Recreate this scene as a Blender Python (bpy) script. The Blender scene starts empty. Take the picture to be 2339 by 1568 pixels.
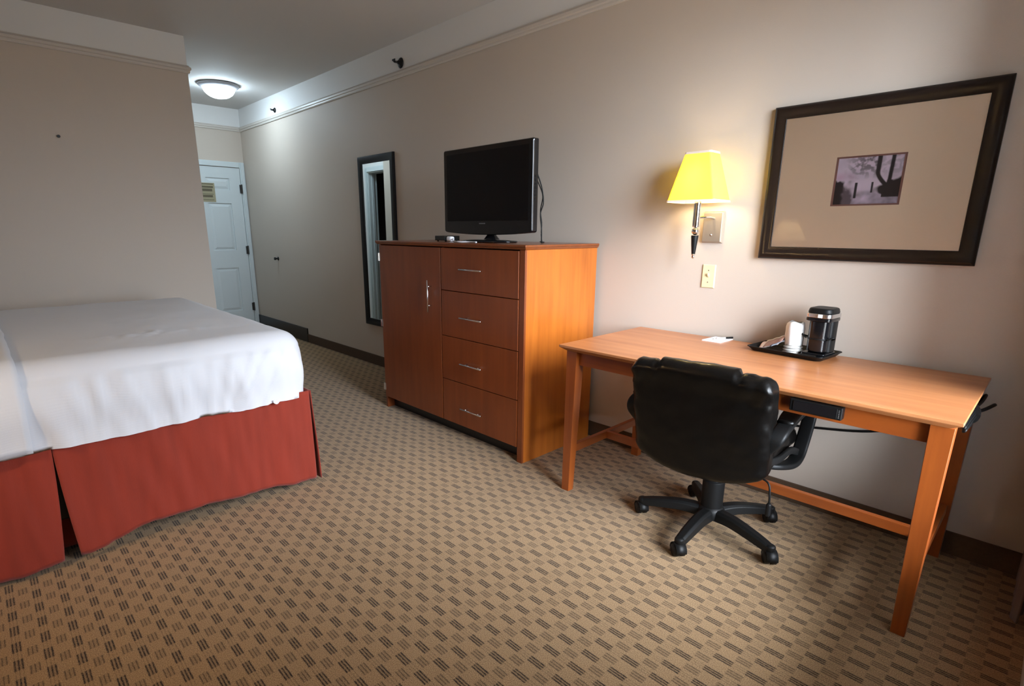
import bpy, bmesh, math, random
from mathutils import Vector, Matrix, noise
random.seed(4)
C = bpy.context.scene.collection
SC = bpy.context.scene

def srgb(r, g, b):
    f = lambda c: (c/255/12.92) if c/255 <= .04045 else ((c/255+.055)/1.055)**2.4
    return (f(r), f(g), f(b), 1)

# ---------------------------------------------------------------- camera, world, exposure
cam = bpy.data.cameras.new('camera'); co = bpy.data.objects.new('camera', cam); C.objects.link(co)
F, PX, PY = 1234.584, -39.459, 54.765
yaw, pit, rol = math.radians(46.2267), math.radians(-14.2703), math.radians(.2606)
fw = Vector((-math.sin(yaw)*math.cos(pit), math.cos(yaw)*math.cos(pit), math.sin(pit)))
r0 = Vector((math.cos(yaw), math.sin(yaw), 0)); u0 = r0.cross(fw)
rt = r0*math.cos(rol)+u0*math.sin(rol); up = u0*math.cos(rol)-r0*math.sin(rol)
M = Matrix((rt, up, -fw)).transposed().to_4x4(); M.translation = Vector((0, -2.7339, 1.2935))
co.matrix_world = M
cam.sensor_width = 36; cam.sensor_fit = 'HORIZONTAL'; cam.lens = F/2339*36
cam.shift_x = -PX/2339; cam.shift_y = PY/2339
cam.clip_start = .01; cam.clip_end = 60
SC.camera = co
SC.view_settings.view_transform = 'Standard'; SC.view_settings.look = 'None'
SC.view_settings.gamma = 1; SC.view_settings.use_curve_mapping = False
SC.view_settings.exposure = 0.0

SKY_UP, SKY_LOW, SKY_STR = (.75, .88, 1.03, 1), (.26, .27, .27, 1), 17.5
w = bpy.data.worlds.new('daylight'); SC.world = w; w.use_nodes = True
nt = w.node_tree; nt.nodes.clear()
tc = nt.nodes.new('ShaderNodeTexCoord'); sp = nt.nodes.new('ShaderNodeSeparateXYZ'); cr = nt.nodes.new('ShaderNodeValToRGB')
bg = nt.nodes.new('ShaderNodeBackground'); wo = nt.nodes.new('ShaderNodeOutputWorld'); ma = nt.nodes.new('ShaderNodeMath')
ma.operation = 'MULTIPLY_ADD'; ma.inputs[1].default_value = .5; ma.inputs[2].default_value = .5
nt.links.new(tc.outputs['Generated'], sp.inputs[0]); nt.links.new(sp.outputs['Z'], ma.inputs[0]); nt.links.new(ma.outputs[0], cr.inputs[0])
cr.color_ramp.elements[0].position = .47; cr.color_ramp.elements[0].color = SKY_LOW
cr.color_ramp.elements[1].position = .52; cr.color_ramp.elements[1].color = SKY_UP
se = cr.color_ramp.elements.new(.80); se.color = (1.8, 1.95, 2.15, 1)
nt.links.new(cr.outputs[0], bg.inputs[0]); # the sky is brighter towards the side that faces the desk wall
dp = nt.nodes.new('ShaderNodeVectorMath'); dp.operation = 'DOT_PRODUCT'; dp.inputs[1].default_value = (.60, -.80, 0); nt.links.new(tc.outputs['Generated'], dp.inputs[0])
mr = nt.nodes.new('ShaderNodeMapRange'); mr.inputs['From Min'].default_value = .15; mr.inputs['From Max'].default_value = 1; mr.inputs['To Min'].default_value = SKY_STR*.74; mr.inputs['To Max'].default_value = SKY_STR*2.15
nt.links.new(dp.outputs['Value'], mr.inputs['Value']); nt.links.new(mr.outputs[0], bg.inputs[1]); nt.links.new(bg.outputs[0], wo.inputs[0])

WIN_X, WY0, WY1, WZ0, WZ1 = .125, -1.55, -.26, .38, 2.34      # window in the right-hand end wall
pl = bpy.data.lights.new('window_portal', 'AREA'); po = bpy.data.objects.new('window_portal', pl); C.objects.link(po)
pl.shape = 'RECTANGLE'; pl.size = WZ1-WZ0; pl.size_y = WY1-WY0; pl.cycles.is_portal = True
po.location = (WIN_X+.11, (WY0+WY1)/2, (WZ0+WZ1)/2); po.rotation_euler = (0, math.pi/2, 0)

DOME_S, SCONCE_S, TABLE_S = 60, 105, 520      # emission of the hall dome and the two bulbs

# ---------------------------------------------------------------- mesh helpers
def box(bm, x0, x1, y0, y1, z0, z1, mi=0):
    v = [bm.verts.new((x, y, z)) for x in (x0, x1) for y in (y0, y1) for z in (z0, z1)]
    for f in ((0, 1, 3, 2), (4, 6, 7, 5), (0, 4, 5, 1), (2, 3, 7, 6), (0, 2, 6, 4), (1, 5, 7, 3)):
        bm.faces.new([v[i] for i in f]).material_index = mi
def hexa(bm, lo, hi):
    a = [bm.verts.new(p) for p in lo]; b = [bm.verts.new(p) for p in hi]; n = len(a)
    bm.faces.new(a[::-1]); bm.faces.new(b)
    for i in range(n): bm.faces.new((a[i], a[(i+1) % n], b[(i+1) % n], b[i]))
def rect(x0, x1, y0, y1, z): return [(x0, y0, z), (x1, y0, z), (x1, y1, z), (x0, y1, z)]
def lathe(bm, prof, c=(0, 0, 0), n=32, cap=True, mi=0):
    rings = []
    for r, z in prof:
        rings.append([bm.verts.new((c[0]+r*math.cos(2*math.pi*k/n), c[1]+r*math.sin(2*math.pi*k/n), c[2]+z)) for k in range(n)])
    for a, b in zip(rings, rings[1:]):
        for k in range(n): bm.faces.new((a[k], a[(k+1) % n], b[(k+1) % n], b[k])).material_index = mi
    if cap: bm.faces.new(rings[0][::-1]); bm.faces.new(rings[-1])
def smooth_path(pts, sub=6):
    P = [Vector(p) for p in pts]; P = [P[0]*2-P[1]]+P+[P[-1]*2-P[-2]]; out = []
    for i in range(1, len(P)-2):
        for s in range(sub):
            t = s/sub
            out.append(.5*((2*P[i])+(P[i+1]-P[i-1])*t+(2*P[i-1]-5*P[i]+4*P[i+1]-P[i+2])*t*t+(3*P[i]-P[i-1]-3*P[i+1]+P[i+2])*t**3))
    out.append(P[-2]); return out
def sweep(bm, pts, sec, upv=(0, 0, 1), scale=None):
    """sweep a closed 2-D section (side, up) along pts"""
    rings = []; n = len(pts)
    for i, p in enumerate(pts):
        t = (Vector(pts[min(i+1, n-1)])-Vector(pts[max(i-1, 0)])).normalized()
        s = t.cross(Vector(upv))
        if s.length < 1e-4: s = t.cross(Vector((1, 0, 0)))
        s.normalize(); u = s.cross(t); k = scale(i/(n-1)) if scale else 1
        rings.append([bm.verts.new(Vector(p)+s*a*k+u*b*k) for a, b in sec])
    m = len(sec)
    for a, b in zip(rings, rings[1:]):
        for k in range(m): bm.faces.new((a[k], a[(k+1) % m], b[(k+1) % m], b[k]))
    bm.faces.new(rings[0][::-1]); bm.faces.new(rings[-1])
def circ(r, n=12): return [(r*math.cos(2*math.pi*k/n), r*math.sin(2*math.pi*k/n)) for k in range(n)]
def rrect(w, h, r, n=4):
    out = []
    for cx, cy, a in ((w/2-r, h/2-r, 0), (-w/2+r, h/2-r, 90), (-w/2+r, -h/2+r, 180), (w/2-r, -h/2+r, 270)):
        for k in range(n+1): q = math.radians(a+90*k/n); out.append((cx+r*math.cos(q), cy+r*math.sin(q)))
    return out
def tube(bm, pts, r, sub=6, n=10): sweep(bm, smooth_path(pts, sub), circ(r, n))
def rbox(bm, x0, x1, y0, y1, z0, z1, r, step=.05, fn=None, rb=None):
    """dense rounded box; fn(p, nrm) may move the points"""
    import itertools
    nx, ny, nz = [max(4, int(round((b-a)/step))) for a, b in ((x0, x1), (y0, y1), (z0, z1))]
    V = {}
    def pt(i, j, k):
        if (i, j, k) in V: return V[i, j, k]
        def ease(t, n, L):   # more points towards the rounded ends
            return t/n
        p = Vector((x0+(x1-x0)*i/nx, y0+(y1-y0)*j/ny, z0+(z1-z0)*k/nz))
        c = Vector((min(max(p.x, x0+r), x1-r), min(max(p.y, y0+r), y1-r), min(max(p.z, z0+(rb if rb is not None else r)), z1-r)))
        d = p-c
        if d.length > 1e-6:
            rr = r if p.z > (z0+z1)/2 or rb is None else None
            nrm = d.normalized()
            if rr is None:
                rr = r if d.z >= -1e-6 else r   # bottom keeps the plan radius
                if d.z < -1e-6: q = c+Vector((nrm.x*r, nrm.y*r, d.z)) if rb < .001 else c+nrm*rr
                else: q = c+nrm*rr
            else: q = c+nrm*rr
        else: q = p; nrm = Vector((0, 0, 1))
        if fn: q = fn(q, nrm)
        V[i, j, k] = bm.verts.new(q); return V[i, j, k]
    def quad(*ids): bm.faces.new([pt(*i) for i in ids])
    for i in range(nx):
        for j in range(ny):
            quad((i, j, nz), (i+1, j, nz), (i+1, j+1, nz), (i, j+1, nz)); quad((i, j, 0), (i, j+1, 0), (i+1, j+1, 0), (i+1, j, 0))
    for i in range(nx):
        for k in range(nz):
            quad((i, 0, k), (i+1, 0, k), (i+1, 0, k+1), (i, 0, k+1)); quad((i, ny, k), (i, ny, k+1), (i+1, ny, k+1), (i+1, ny, k))
    for j in range(ny):
        for k in range(nz):
            quad((0, j, k), (0, j, k+1), (0, j+1, k+1), (0, j+1, k)); quad((nx, j, k), (nx, j+1, k), (nx, j+1, k+1), (nx, j, k+1))
def grid(bm, nu, nv, f):
    V = [[bm.verts.new(f(u/nu, v/nv)) for v in range(nv+1)] for u in range(nu+1)]
    for u in range(nu):
        for v in range(nv): bm.faces.new((V[u][v], V[u+1][v], V[u+1][v+1], V[u][v+1]))

def obj(name, bm, m, parent=None, smooth=False, bevel=0, seg=2, solid=0, label=None):
    me = bpy.data.meshes.new(name)
    bmesh.ops.recalc_face_normals(bm, faces=bm.faces); bm.to_mesh(me); bm.free()
    for k in (m if isinstance(m, (list, tuple)) else [m]): me.materials.append(k)
    o = bpy.data.objects.new(name, me); C.objects.link(o)
    if smooth:
        for p in me.polygons: p.use_smooth = True
    if solid: s = o.modifiers.new('solid', 'SOLIDIFY'); s.thickness = solid; s.offset = 0
    if bevel:
        b = o.modifiers.new('bevel', 'BEVEL'); b.width = bevel; b.segments = seg; b.limit_method = 'ANGLE'; b.harden_normals = True
        for p in me.polygons: p.use_smooth = True
    if parent: o.parent = parent; o.matrix_parent_inverse = pm(parent).inverted()
    if label: o['label'] = label
    return o
def pm(o):
    m = Matrix.LocRotScale(o.location, o.rotation_euler, o.scale)
    return (pm(o.parent) @ o.matrix_parent_inverse @ m) if o.parent else m
def thing(name, label, cat, loc=(0, 0, 0), group=None):
    o = bpy.data.objects.new(name, None); C.objects.link(o); o.empty_display_size = .05
    o.location = loc; o['label'] = label; o['category'] = cat
    if group: o['group'] = group
    return o
def tag(o, label, cat, group=None):
    o['label'] = label; o['category'] = cat
    if group: o['group'] = group
    return o
def struct(name, bm, m, parent=None, label=None, **k):
    o = obj(name, bm, m, parent, **k)
    if parent is None: o['kind'] = 'structure'
    if label: o['label'] = label
    return o
def B(): return bmesh.new()
def bx(name, m, parent, *a, bevel=.002, **k):
    bm = B(); box(bm, *a); return obj(name, bm, m, parent, bevel=bevel, **k)

# ---------------------------------------------------------------- materials
def mat(name, col, rough=.5, metal=0, bump=0, bscale=200, coat=0, croughness=.1, var=0, vscale=3, spec=.5, sheen=0, stretch=(1, 1, 1), ior=1.5):
    m = bpy.data.materials.new(name); m.use_nodes = True; t = m.node_tree; b = t.nodes['Principled BSDF']
    b.inputs['Base Color'].default_value = col; b.inputs['Roughness'].default_value = rough; b.inputs['Metallic'].default_value = metal
    b.inputs['Coat Weight'].default_value = coat; b.inputs['Coat Roughness'].default_value = croughness
    b.inputs['Specular IOR Level'].default_value = spec; b.inputs['Sheen Weight'].default_value = sheen
    g = t.nodes.new('ShaderNodeTexCoord'); mp = t.nodes.new('ShaderNodeMapping'); mp.inputs['Scale'].default_value = stretch
    t.links.new(g.outputs['Object'], mp.inputs[0])
    if bump:
        n = t.nodes.new('ShaderNodeTexNoise'); n.inputs['Scale'].default_value = bscale; n.inputs['Detail'].default_value = 4
        bu = t.nodes.new('ShaderNodeBump'); bu.inputs['Strength'].default_value = bump; bu.inputs['Distance'].default_value = .002
        t.links.new(mp.outputs[0], n.inputs[0]); t.links.new(n.outputs[0], bu.inputs['Height']); t.links.new(bu.outputs[0], b.inputs['Normal'])
    if var:
        n = t.nodes.new('ShaderNodeTexNoise'); n.inputs['Scale'].default_value = vscale; n.inputs['Detail'].default_value = 5
        mx = t.nodes.new('ShaderNodeMix'); mx.data_type = 'RGBA'
        mx.inputs['A'].default_value = tuple(c*(1-var) for c in col[:3])+(1,); mx.inputs['B'].default_value = tuple(min(1, c*(1+var)) for c in col[:3])+(1,)
        t.links.new(mp.outputs[0], n.inputs[0]); t.links.new(n.outputs[0], mx.inputs['Factor']); t.links.new(mx.outputs['Result'], b.inputs['Base Color'])
    return m
def wood(name, c1, c2, axis='z', rough=.32, coat=.25):
    m = bpy.data.materials.new(name); m.use_nodes = True; t = m.node_tree; b = t.nodes['Principled BSDF']
    g = t.nodes.new('ShaderNodeTexCoord'); mp = t.nodes.new('ShaderNodeMapping')
    mp.inputs['Scale'].default_value = {'z': (28, 28, 1.6), 'x': (1.6, 28, 28), 'y': (28, 1.6, 28)}[axis]
    n = t.nodes.new('ShaderNodeTexNoise'); n.inputs['Scale'].default_value = 1; n.inputs['Detail'].default_value = 7; n.inputs['Distortion'].default_value = .6
    n2 = t.nodes.new('ShaderNodeTexNoise'); n2.inputs['Scale'].default_value = 2.2; n2.inputs['Detail'].default_value = 3
    mp2 = t.nodes.new('ShaderNodeMapping'); mp2.inputs['Scale'].default_value = {'z': (3, 3, 1), 'x': (1, 3, 3), 'y': (3, 1, 3)}[axis]
    r = t.nodes.new('ShaderNodeValToRGB'); r.color_ramp.elements[0].position = .3; r.color_ramp.elements[1].position = .72
    r.color_ramp.elements[0].color = c1; r.color_ramp.elements[1].color = c2
    ad = t.nodes.new('ShaderNodeMath'); ad.operation = 'MULTIPLY_ADD'; ad.inputs[1].default_value = .5
    h = t.nodes.new('ShaderNodeMath'); h.operation = 'MULTIPLY'; h.inputs[1].default_value = .5
    L = t.links.new
    L(g.outputs['Object'], mp.inputs[0]); L(g.outputs['Object'], mp2.inputs[0]); L(mp.outputs[0], n.inputs[0]); L(mp2.outputs[0], n2.inputs[0])
    L(n2.outputs[0], h.inputs[0]); L(n.outputs[0], ad.inputs[0]); L(h.outputs[0], ad.inputs[2]); L(ad.outputs[0], r.inputs[0]); L(r.outputs[0], b.inputs['Base Color'])
    b.inputs['Roughness'].default_value = rough; b.inputs['Coat Weight'].default_value = coat; b.inputs['Coat Roughness'].default_value = .18
    bu = t.nodes.new('ShaderNodeBump'); bu.inputs['Strength'].default_value = .05; bu.inputs['Distance'].default_value = .001
    L(n.outputs[0], bu.inputs['Height']); L(bu.outputs[0], b.inputs['Normal'])
    return m

M_wall = mat('wall_paint', srgb(200, 187, 173), .62, bump=.25, bscale=230, var=.02, vscale=1.2)
M_white = mat('frieze_paint', srgb(226, 224, 221), .6, bump=.12, bscale=200)
M_ceil = mat('ceiling_paint', srgb(212, 208, 204), .8, bump=.3, bscale=160)
M_trim = mat('moulding_paint', srgb(205, 196, 186), .4)
M_door = mat('door_paint', srgb(205, 212, 212), .4)
W1, W2 = srgb(120, 54, 18), srgb(166, 86, 32)
M_wz = wood('cherry_wood_upright', W1, W2, 'z'); M_wx = wood('cherry_wood_long', W1, W2, 'x'); M_wy = wood('cherry_wood_cross', W1, W2, 'y')
M_top = wood('desk_top_laminate', srgb(160, 96, 54), srgb(198, 134, 86), 'x', .38, .15)
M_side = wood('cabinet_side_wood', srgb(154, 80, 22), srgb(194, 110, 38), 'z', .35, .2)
M_front_shaded = wood('cabinet_wood_shaded', srgb(112, 52, 20), srgb(136, 68, 28), 'z', .36, .12)  # same cherry as the sides, with front shade put into the colour
M_edge = wood('cherry_edge_shaded', srgb(108, 52, 20), srgb(140, 74, 30), 'x', .3, .3)  # same wood as the sides; shade along the top's edge toned in
M_black = mat('black_plastic', (.005, .005, .005, 1), .48, spec=.25, bump=.05, bscale=400)
M_gloss = mat('gloss_black', (.006, .006, .007, 1), .12)
M_screen = mat('dark_screen', (.005, .004, .004, 1), .45, spec=.14)
M_leather = mat('black_leather', (.0022, .0018, .0015, 1), .40, coat=.28, croughness=.12, spec=.12, bump=.35, bscale=90, var=.3, vscale=20)
M_frame = mat('espresso_frame', srgb(27, 19, 16), .34, coat=.1, spec=.3, bump=.08, bscale=60, stretch=(1, 1, 1))
M_mframe = mat('black_frame', (.005, .004, .005, 1), .4, spec=.22)
M_chrome = mat('chrome', (.75, .74, .73, 1), .12, 1)
M_nickel = mat('brushed_nickel', srgb(176, 164, 148), .45, .65, bump=.1, bscale=300, stretch=(1, 1, .05))
M_steel = mat('satin_steel', (.70, .70, .72, 1), .25, 1)
M_hinge = mat('bronze_hinge', (.06, .055, .05, 1), .4, .8)
M_mirror = mat('mirror_silver', (.86, .90, .89, 1), .015, 1)
M_almond = mat('almond_plastic', srgb(226, 216, 172), .35)
M_mat = mat('picture_mat', srgb(252, 224, 194), .75, bump=.1, bscale=500)
M_bevel = mat('mat_inner_bevel', srgb(150, 106, 96), .6)
M_paper = mat('white_paper', srgb(236, 236, 240), .6)
M_cup = mat('cup_wrap', srgb(232, 230, 226), .3, bump=.5, bscale=60)
M_rust = mat('rust_red_cloth', srgb(140, 42, 20), .85, bump=.35, bscale=120, var=.22, vscale=5, sheen=.2, stretch=(4, 4, .5))
M_base = mat('carpet_strip', srgb(82, 62, 44), .95, bump=.5, bscale=300, var=.2, vscale=90)
M_cove = mat('dark_cove_base', (.012, .010, .010, 1), .35)
M_curtain = mat('curtain_cloth', srgb(112, 88, 78), .85, bump=.2, bscale=300, sheen=.2)
M_notice = mat('notice_card', srgb(158, 150, 120), .5)
M_ink = mat('notice_ink', srgb(92, 84, 62), .6)
M_grey = mat('logo_grey', srgb(120, 118, 118), .35, .5)
M_screw = mat('dark_metal', (.02, .019, .019, 1), .4, .6)
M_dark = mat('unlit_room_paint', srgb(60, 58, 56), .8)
M_shadebot = mat('shade_trim', srgb(232, 214, 200), .6)

def m_sheet():
    m = mat('white_sheet', srgb(226, 226, 230), .75, sheen=.15); t = m.node_tree; b = t.nodes['Principled BSDF']; L = t.links.new
    g = t.nodes.new('ShaderNodeTexCoord'); s = t.nodes.new('ShaderNodeSeparateXYZ'); L(g.outputs['Object'], s.inputs[0])
    # dobby stripes: bands that wrap round the mattress, with fine threads
    a = t.nodes.new('ShaderNodeMath'); a.operation = 'ADD'; L(s.outputs['X'], a.inputs[0]); L(s.outputs['Z'], a.inputs[1])
    wv = t.nodes.new('ShaderNodeMath'); wv.operation = 'MULTIPLY'; wv.inputs[1].default_value = 2*math.pi/.011; L(a.outputs[0], wv.inputs[0])
    si = t.nodes.new('ShaderNodeMath'); si.operation = 'SINE'; L(wv.outputs[0], si.inputs[0])
    n = t.nodes.new('ShaderNodeTexNoise'); n.inputs['Scale'].default_value = 420; L(g.outputs['Object'], n.inputs[0])
    ad = t.nodes.new('ShaderNodeMath'); ad.operation = 'MULTIPLY_ADD'; ad.inputs[1].default_value = .35; L(si.outputs[0], ad.inputs[0]); L(n.outputs[0], ad.inputs[2])
    bu = t.nodes.new('ShaderNodeBump'); bu.inputs['Strength'].default_value = .10; bu.inputs['Distance'].default_value = .0015
    L(ad.outputs[0], bu.inputs['Height']); L(bu.outputs[0], b.inputs['Normal'])
    return m
M_sheet = m_sheet()

def m_carpet():
    m = bpy.data.materials.new('patterned_carpet'); m.use_nodes = True; t = m.node_tree; b = t.nodes['Principled BSDF']; L = t.links.new
    b.inputs['Roughness'].default_value = .95; b.inputs['Specular IOR Level'].default_value = .1; b.inputs['Sheen Weight'].default_value = .15
    g = t.nodes.new('ShaderNodeTexCoord'); s = t.nodes.new('ShaderNodeSeparateXYZ')
    nw = t.nodes.new('ShaderNodeTexNoise'); nw.inputs['Scale'].default_value = 260; nw.inputs['Detail'].default_value = 2
    L(g.outputs['Object'], nw.inputs[0])
    # jitter the coordinates by tuft noise so lines look woven
    vm = t.nodes.new('ShaderNodeVectorMath'); vm.operation = 'MULTIPLY_ADD'; vm.inputs[1].default_value = (.006, .0035, 0)
    L(nw.outputs['Color'], vm.inputs[0]); L(g.outputs['Object'], vm.inputs[2]); L(vm.outputs[0], s.inputs[0])
    def M_(op, a, bb=None, c=None):
        n = t.nodes.new('ShaderNodeMath'); n.operation = op
        for i, q in enumerate((a, bb, c)):
            if q is None: continue
            if isinstance(q, (int, float)): n.inputs[i].default_value = q
            else: L(q, n.inputs[i])
        return n.outputs[0]
    X, Y = s.outputs['X'], s.outputs['Y']
    def cell(v, off, per):  # signed distance from nearest centre
        q = M_('ADD', v, -off+per/2+per*400); q = M_('MODULO', q, per); return M_('ADD', q, -per/2)
    def step(v, edge, soft):  # 1 when |v| < edge
        q = M_('ABSOLUTE', v); q = M_('SUBTRACT', edge, q); q = M_('DIVIDE', q, soft); n = t.nodes.new('ShaderNodeClamp'); L(M_('ADD', q, .5), n.inputs[0]); return n.outputs[0]
    PXd, PYd = .098, .072
    def cluster(ox, oy, halfx, halfy, sp_, th):
        x = cell(X, ox, PXd); y = cell(Y, oy, PYd)
        lines = step(cell(y, 0, sp_), th, .0012)
        return M_('MULTIPLY', M_('MULTIPLY', step(x, halfx, .004), step(y, halfy, .001)), lines)
    J = .003
    d = cluster(-1.108+J, -1.534+J*.6, .0285, .0135, .0090, .0022)
    l = cluster(-1.157+J, -1.570+J*.6, .0225, .0150, .0102, .0018)
    y = cell(Y, -1.534+J*.6, PYd); f = M_('MULTIPLY', step(y, .0135, .001), step(cell(y, 0, .0090), .0013, .0012))
    nb = t.nodes.new('ShaderNodeTexNoise'); nb.inputs['Scale'].default_value = 1; nb.inputs['Detail'].default_value = 2
    mp = t.nodes.new('ShaderNodeMapping'); mp.inputs['Scale'].default_value = (90, 420, 1); L(g.outputs['Object'], mp.inputs[0]); L(mp.outputs[0], nb.inputs[0])
    br = t.nodes.new('ShaderNodeMapRange'); br.inputs['From Min'].default_value = .36; br.inputs['From Max'].default_value = .56; L(nb.outputs[0], br.inputs[0])
    f = M_('MULTIPLY', M_('MULTIPLY', f, br.outputs[0]), .42)
    br2 = M_('MULTIPLY_ADD', br.outputs[0], .35, .65)
    def fill(ox, oy, hx, hy): return M_('MULTIPLY', step(cell(X, ox, PXd), hx, .004), step(cell(Y, oy, PYd), hy, .002))
    fl = M_('MAXIMUM', M_('MULTIPLY', fill(-1.108+J, -1.534+J*.6, .0285, .0125), .27), M_('MULTIPLY', fill(-1.157+J, -1.570+J*.6, .0225, .0135), .18))
    dk = M_('MAXIMUM', M_('MAXIMUM', M_('MULTIPLY', d, br2), M_('MULTIPLY', M_('MULTIPLY', l, br2), .72)), f)
    dk = M_('MAXIMUM', dk, fl)
    n2 = t.nodes.new('ShaderNodeTexNoise'); n2.inputs['Scale'].default_value = 330; n2.inputs['Detail'].default_value = 4; L(g.outputs['Object'], n2.inputs[0])
    base = t.nodes.new('ShaderNodeValToRGB'); L(n2.outputs[0], base.inputs[0])
    base.color_ramp.elements[0].position = .28; base.color_ramp.elements[0].color = srgb(114, 86, 56)
    base.color_ramp.elements[1].position = .72; base.color_ramp.elements[1].color = srgb(186, 155, 116)
    mx = t.nodes.new('ShaderNodeMix'); mx.data_type = 'RGBA'; L(dk, mx.inputs['Factor']); L(base.outputs[0], mx.inputs['A']); mx.inputs['B'].default_value = srgb(34, 23, 16)
    L(mx.outputs['Result'], b.inputs['Base Color'])
    bu = t.nodes.new('ShaderNodeBump'); bu.inputs['Strength'].default_value = .6; bu.inputs['Distance'].default_value = .003
    L(n2.outputs[0], bu.inputs['Height']); L(bu.outputs[0], b.inputs['Normal'])
    return m
M_carpet = m_carpet()

def m_glass(name='clear_glass', tint=(1, 1, 1, 1), k=1):
    m = bpy.data.materials.new(name); m.use_nodes = True; t = m.node_tree; t.nodes.clear()
    o = t.nodes.new('ShaderNodeOutputMaterial'); a = t.nodes.new('ShaderNodeBsdfTransparent'); g = t.nodes.new('ShaderNodeBsdfGlossy'); mx = t.nodes.new('ShaderNodeMixShader'); fr = t.nodes.new('ShaderNodeFresnel')
    a.inputs[0].default_value = tint; g.inputs['Roughness'].default_value = 0; fr.inputs[0].default_value = 1.42
    hf = t.nodes.new('ShaderNodeMath'); hf.operation = 'MULTIPLY'; hf.inputs[1].default_value = k; t.links.new(fr.outputs[0], hf.inputs[0]); t.links.new(hf.outputs[0], mx.inputs[0]); t.links.new(a.outputs[0], mx.inputs[1]); t.links.new(g.outputs[0], mx.inputs[2]); t.links.new(mx.outputs[0], o.inputs[0])
    return m
M_glass = m_glass(); M_pglass = m_glass('low_glare_glass', k=.85)
def m_shade(name='shade_cloth', tc_=(.40, .35, .010, 1), md=.35):
    m = bpy.data.materials.new(name); m.use_nodes = True; t = m.node_tree; t.nodes.clear()
    o = t.nodes.new('ShaderNodeOutputMaterial'); a = t.nodes.new('ShaderNodeBsdfTranslucent'); g = t.nodes.new('ShaderNodeBsdfDiffuse'); mx = t.nodes.new('ShaderNodeMixShader')
    a.inputs[0].default_value = tc_; g.inputs[0].default_value = (.60, .54, .30, 1); mx.inputs[0].default_value = md
    t.links.new(a.outputs[0], mx.inputs[1]); t.links.new(g.outputs[0], mx.inputs[2]); t.links.new(mx.outputs[0], o.inputs[0])
    return m
M_shade = m_shade(); M_shade2 = m_shade('cream_shade_cloth', (.98, .88, .70, 1), .08)
def emis(name, col, s):
    m = bpy.data.materials.new(name); m.use_nodes = True; b = m.node_tree.nodes['Principled BSDF']
    b.inputs['Base Color'].default_value = (.8, .8, .8, 1); b.inputs['Emission Color'].default_value = col; b.inputs['Emission Strength'].default_value = s
    return m
M_dome = emis('lit_frosted_glass', (.66, .85, 1, 1), DOME_S)
M_bulb = emis('warm_bulb', (1, .74, .43, 1), SCONCE_S); M_bulb2 = emis('warm_bulb_bedside', (1, .72, .40, 1), TABLE_S)

# ---------------------------------------------------------------- room shell
H, ZM = 2.727, 2.468
BX, HX, YC, YL = -5.026, -7.49, -1.252, -3.76    # bed wall, entrance wall, hall corner, left wall
bm = B(); box(bm, HX-.1, WIN_X+.3, YL-.1, .1, -.06, 0); struct('floor', bm, M_carpet, label='patterned tan carpet')
bm = B(); box(bm, HX-.1, WIN_X+.3, YL-.1, .1, H, H+.06); struct('ceiling', bm, M_ceil)
def wall(name, x0, x1, y0, y1):
    bm = B(); box(bm, x0, x1, y0, y1, 0, ZM+.02, 0); box(bm, x0, x1, y0, y1, ZM+.02, H, 1); return struct(name, bm, [M_wall, M_white])
wall('wall_right', HX-.1, WIN_X+.12, 0, .1)
wall('wall_left', BX-.1, WIN_X+.12, YL-.1, YL)
# wall beside the bed: its end turns the corner into the hall
bm = B()
for z0, z1, mi in ((0, ZM+.02, 0), (ZM+.02, H, 1)):
    box(bm, BX-.12, BX, YL, YC, z0, z1, mi); box(bm, -6.18, BX-.12, YC-.12, YC, z0, z1, mi)
struct('wall_bed', bm, [M_wall, M_white])
bm = B(); YD = -1.40; DX0, DX1 = -6.80, -6.20
for z0, z1, mi in ((0, ZM+.02, 0), (ZM+.02, H, 1)):
    box(bm, HX, DX0, YD-.12, YD, z0, z1, mi)
box(bm, DX0, -6.18, YD-.12, YD, 2.04, ZM+.02, 0); box(bm, DX0, -6.18, YD-.12, YD, ZM+.02, H, 1)
struct('wall_hall', bm, [M_white, M_white])
wall('wall_entrance', HX-.1, HX, YD-.12, 0)
# unlit bathroom behind the doorway
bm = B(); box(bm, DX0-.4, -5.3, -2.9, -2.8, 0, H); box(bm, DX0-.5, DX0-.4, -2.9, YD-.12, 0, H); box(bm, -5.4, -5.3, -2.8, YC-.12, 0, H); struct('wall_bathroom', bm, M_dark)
# window wall with an opening
bm = B(); T = .22
for a in ((WY1, 0, 0, ZM+.02, 0), (YL, WY0, 0, ZM+.02, 0), (WY0, WY1, 0, WZ0, 0), (WY0, WY1, WZ1, ZM+.02, 0), (YL, 0, ZM+.02, H, 1)):
    box(bm, WIN_X, WIN_X+T, a[0], a[1], a[2], a[3], a[4])
struct('wall_window', bm, [M_wall, M_white])
win = B(); fx = WIN_X+.12
for a in ((WY0, WY1, WZ0, WZ0+.05), (WY0, WY1, WZ1-.05, WZ1), (WY0, WY0+.05, WZ0, WZ1), (WY1-.05, WY1, WZ0, WZ1), ((WY0+WY1)/2-.02, (WY0+WY1)/2+.02, WZ0, WZ1)):
    box(win, fx, fx+.04, *a)
wo_ = struct('window_1', win, M_screw)
bm = B(); box(bm, fx+.015, fx+.02, WY0+.05, WY1-.05, WZ0+.05, WZ1-.05); obj('pane', bm, M_glass, wo_)
bm = B(); box(bm, WIN_X-.03, fx, WY0-.03, WY1+.03, WZ0-.025, WZ0); obj('window_sill', bm, M_door, wo_, bevel=.004)

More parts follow.
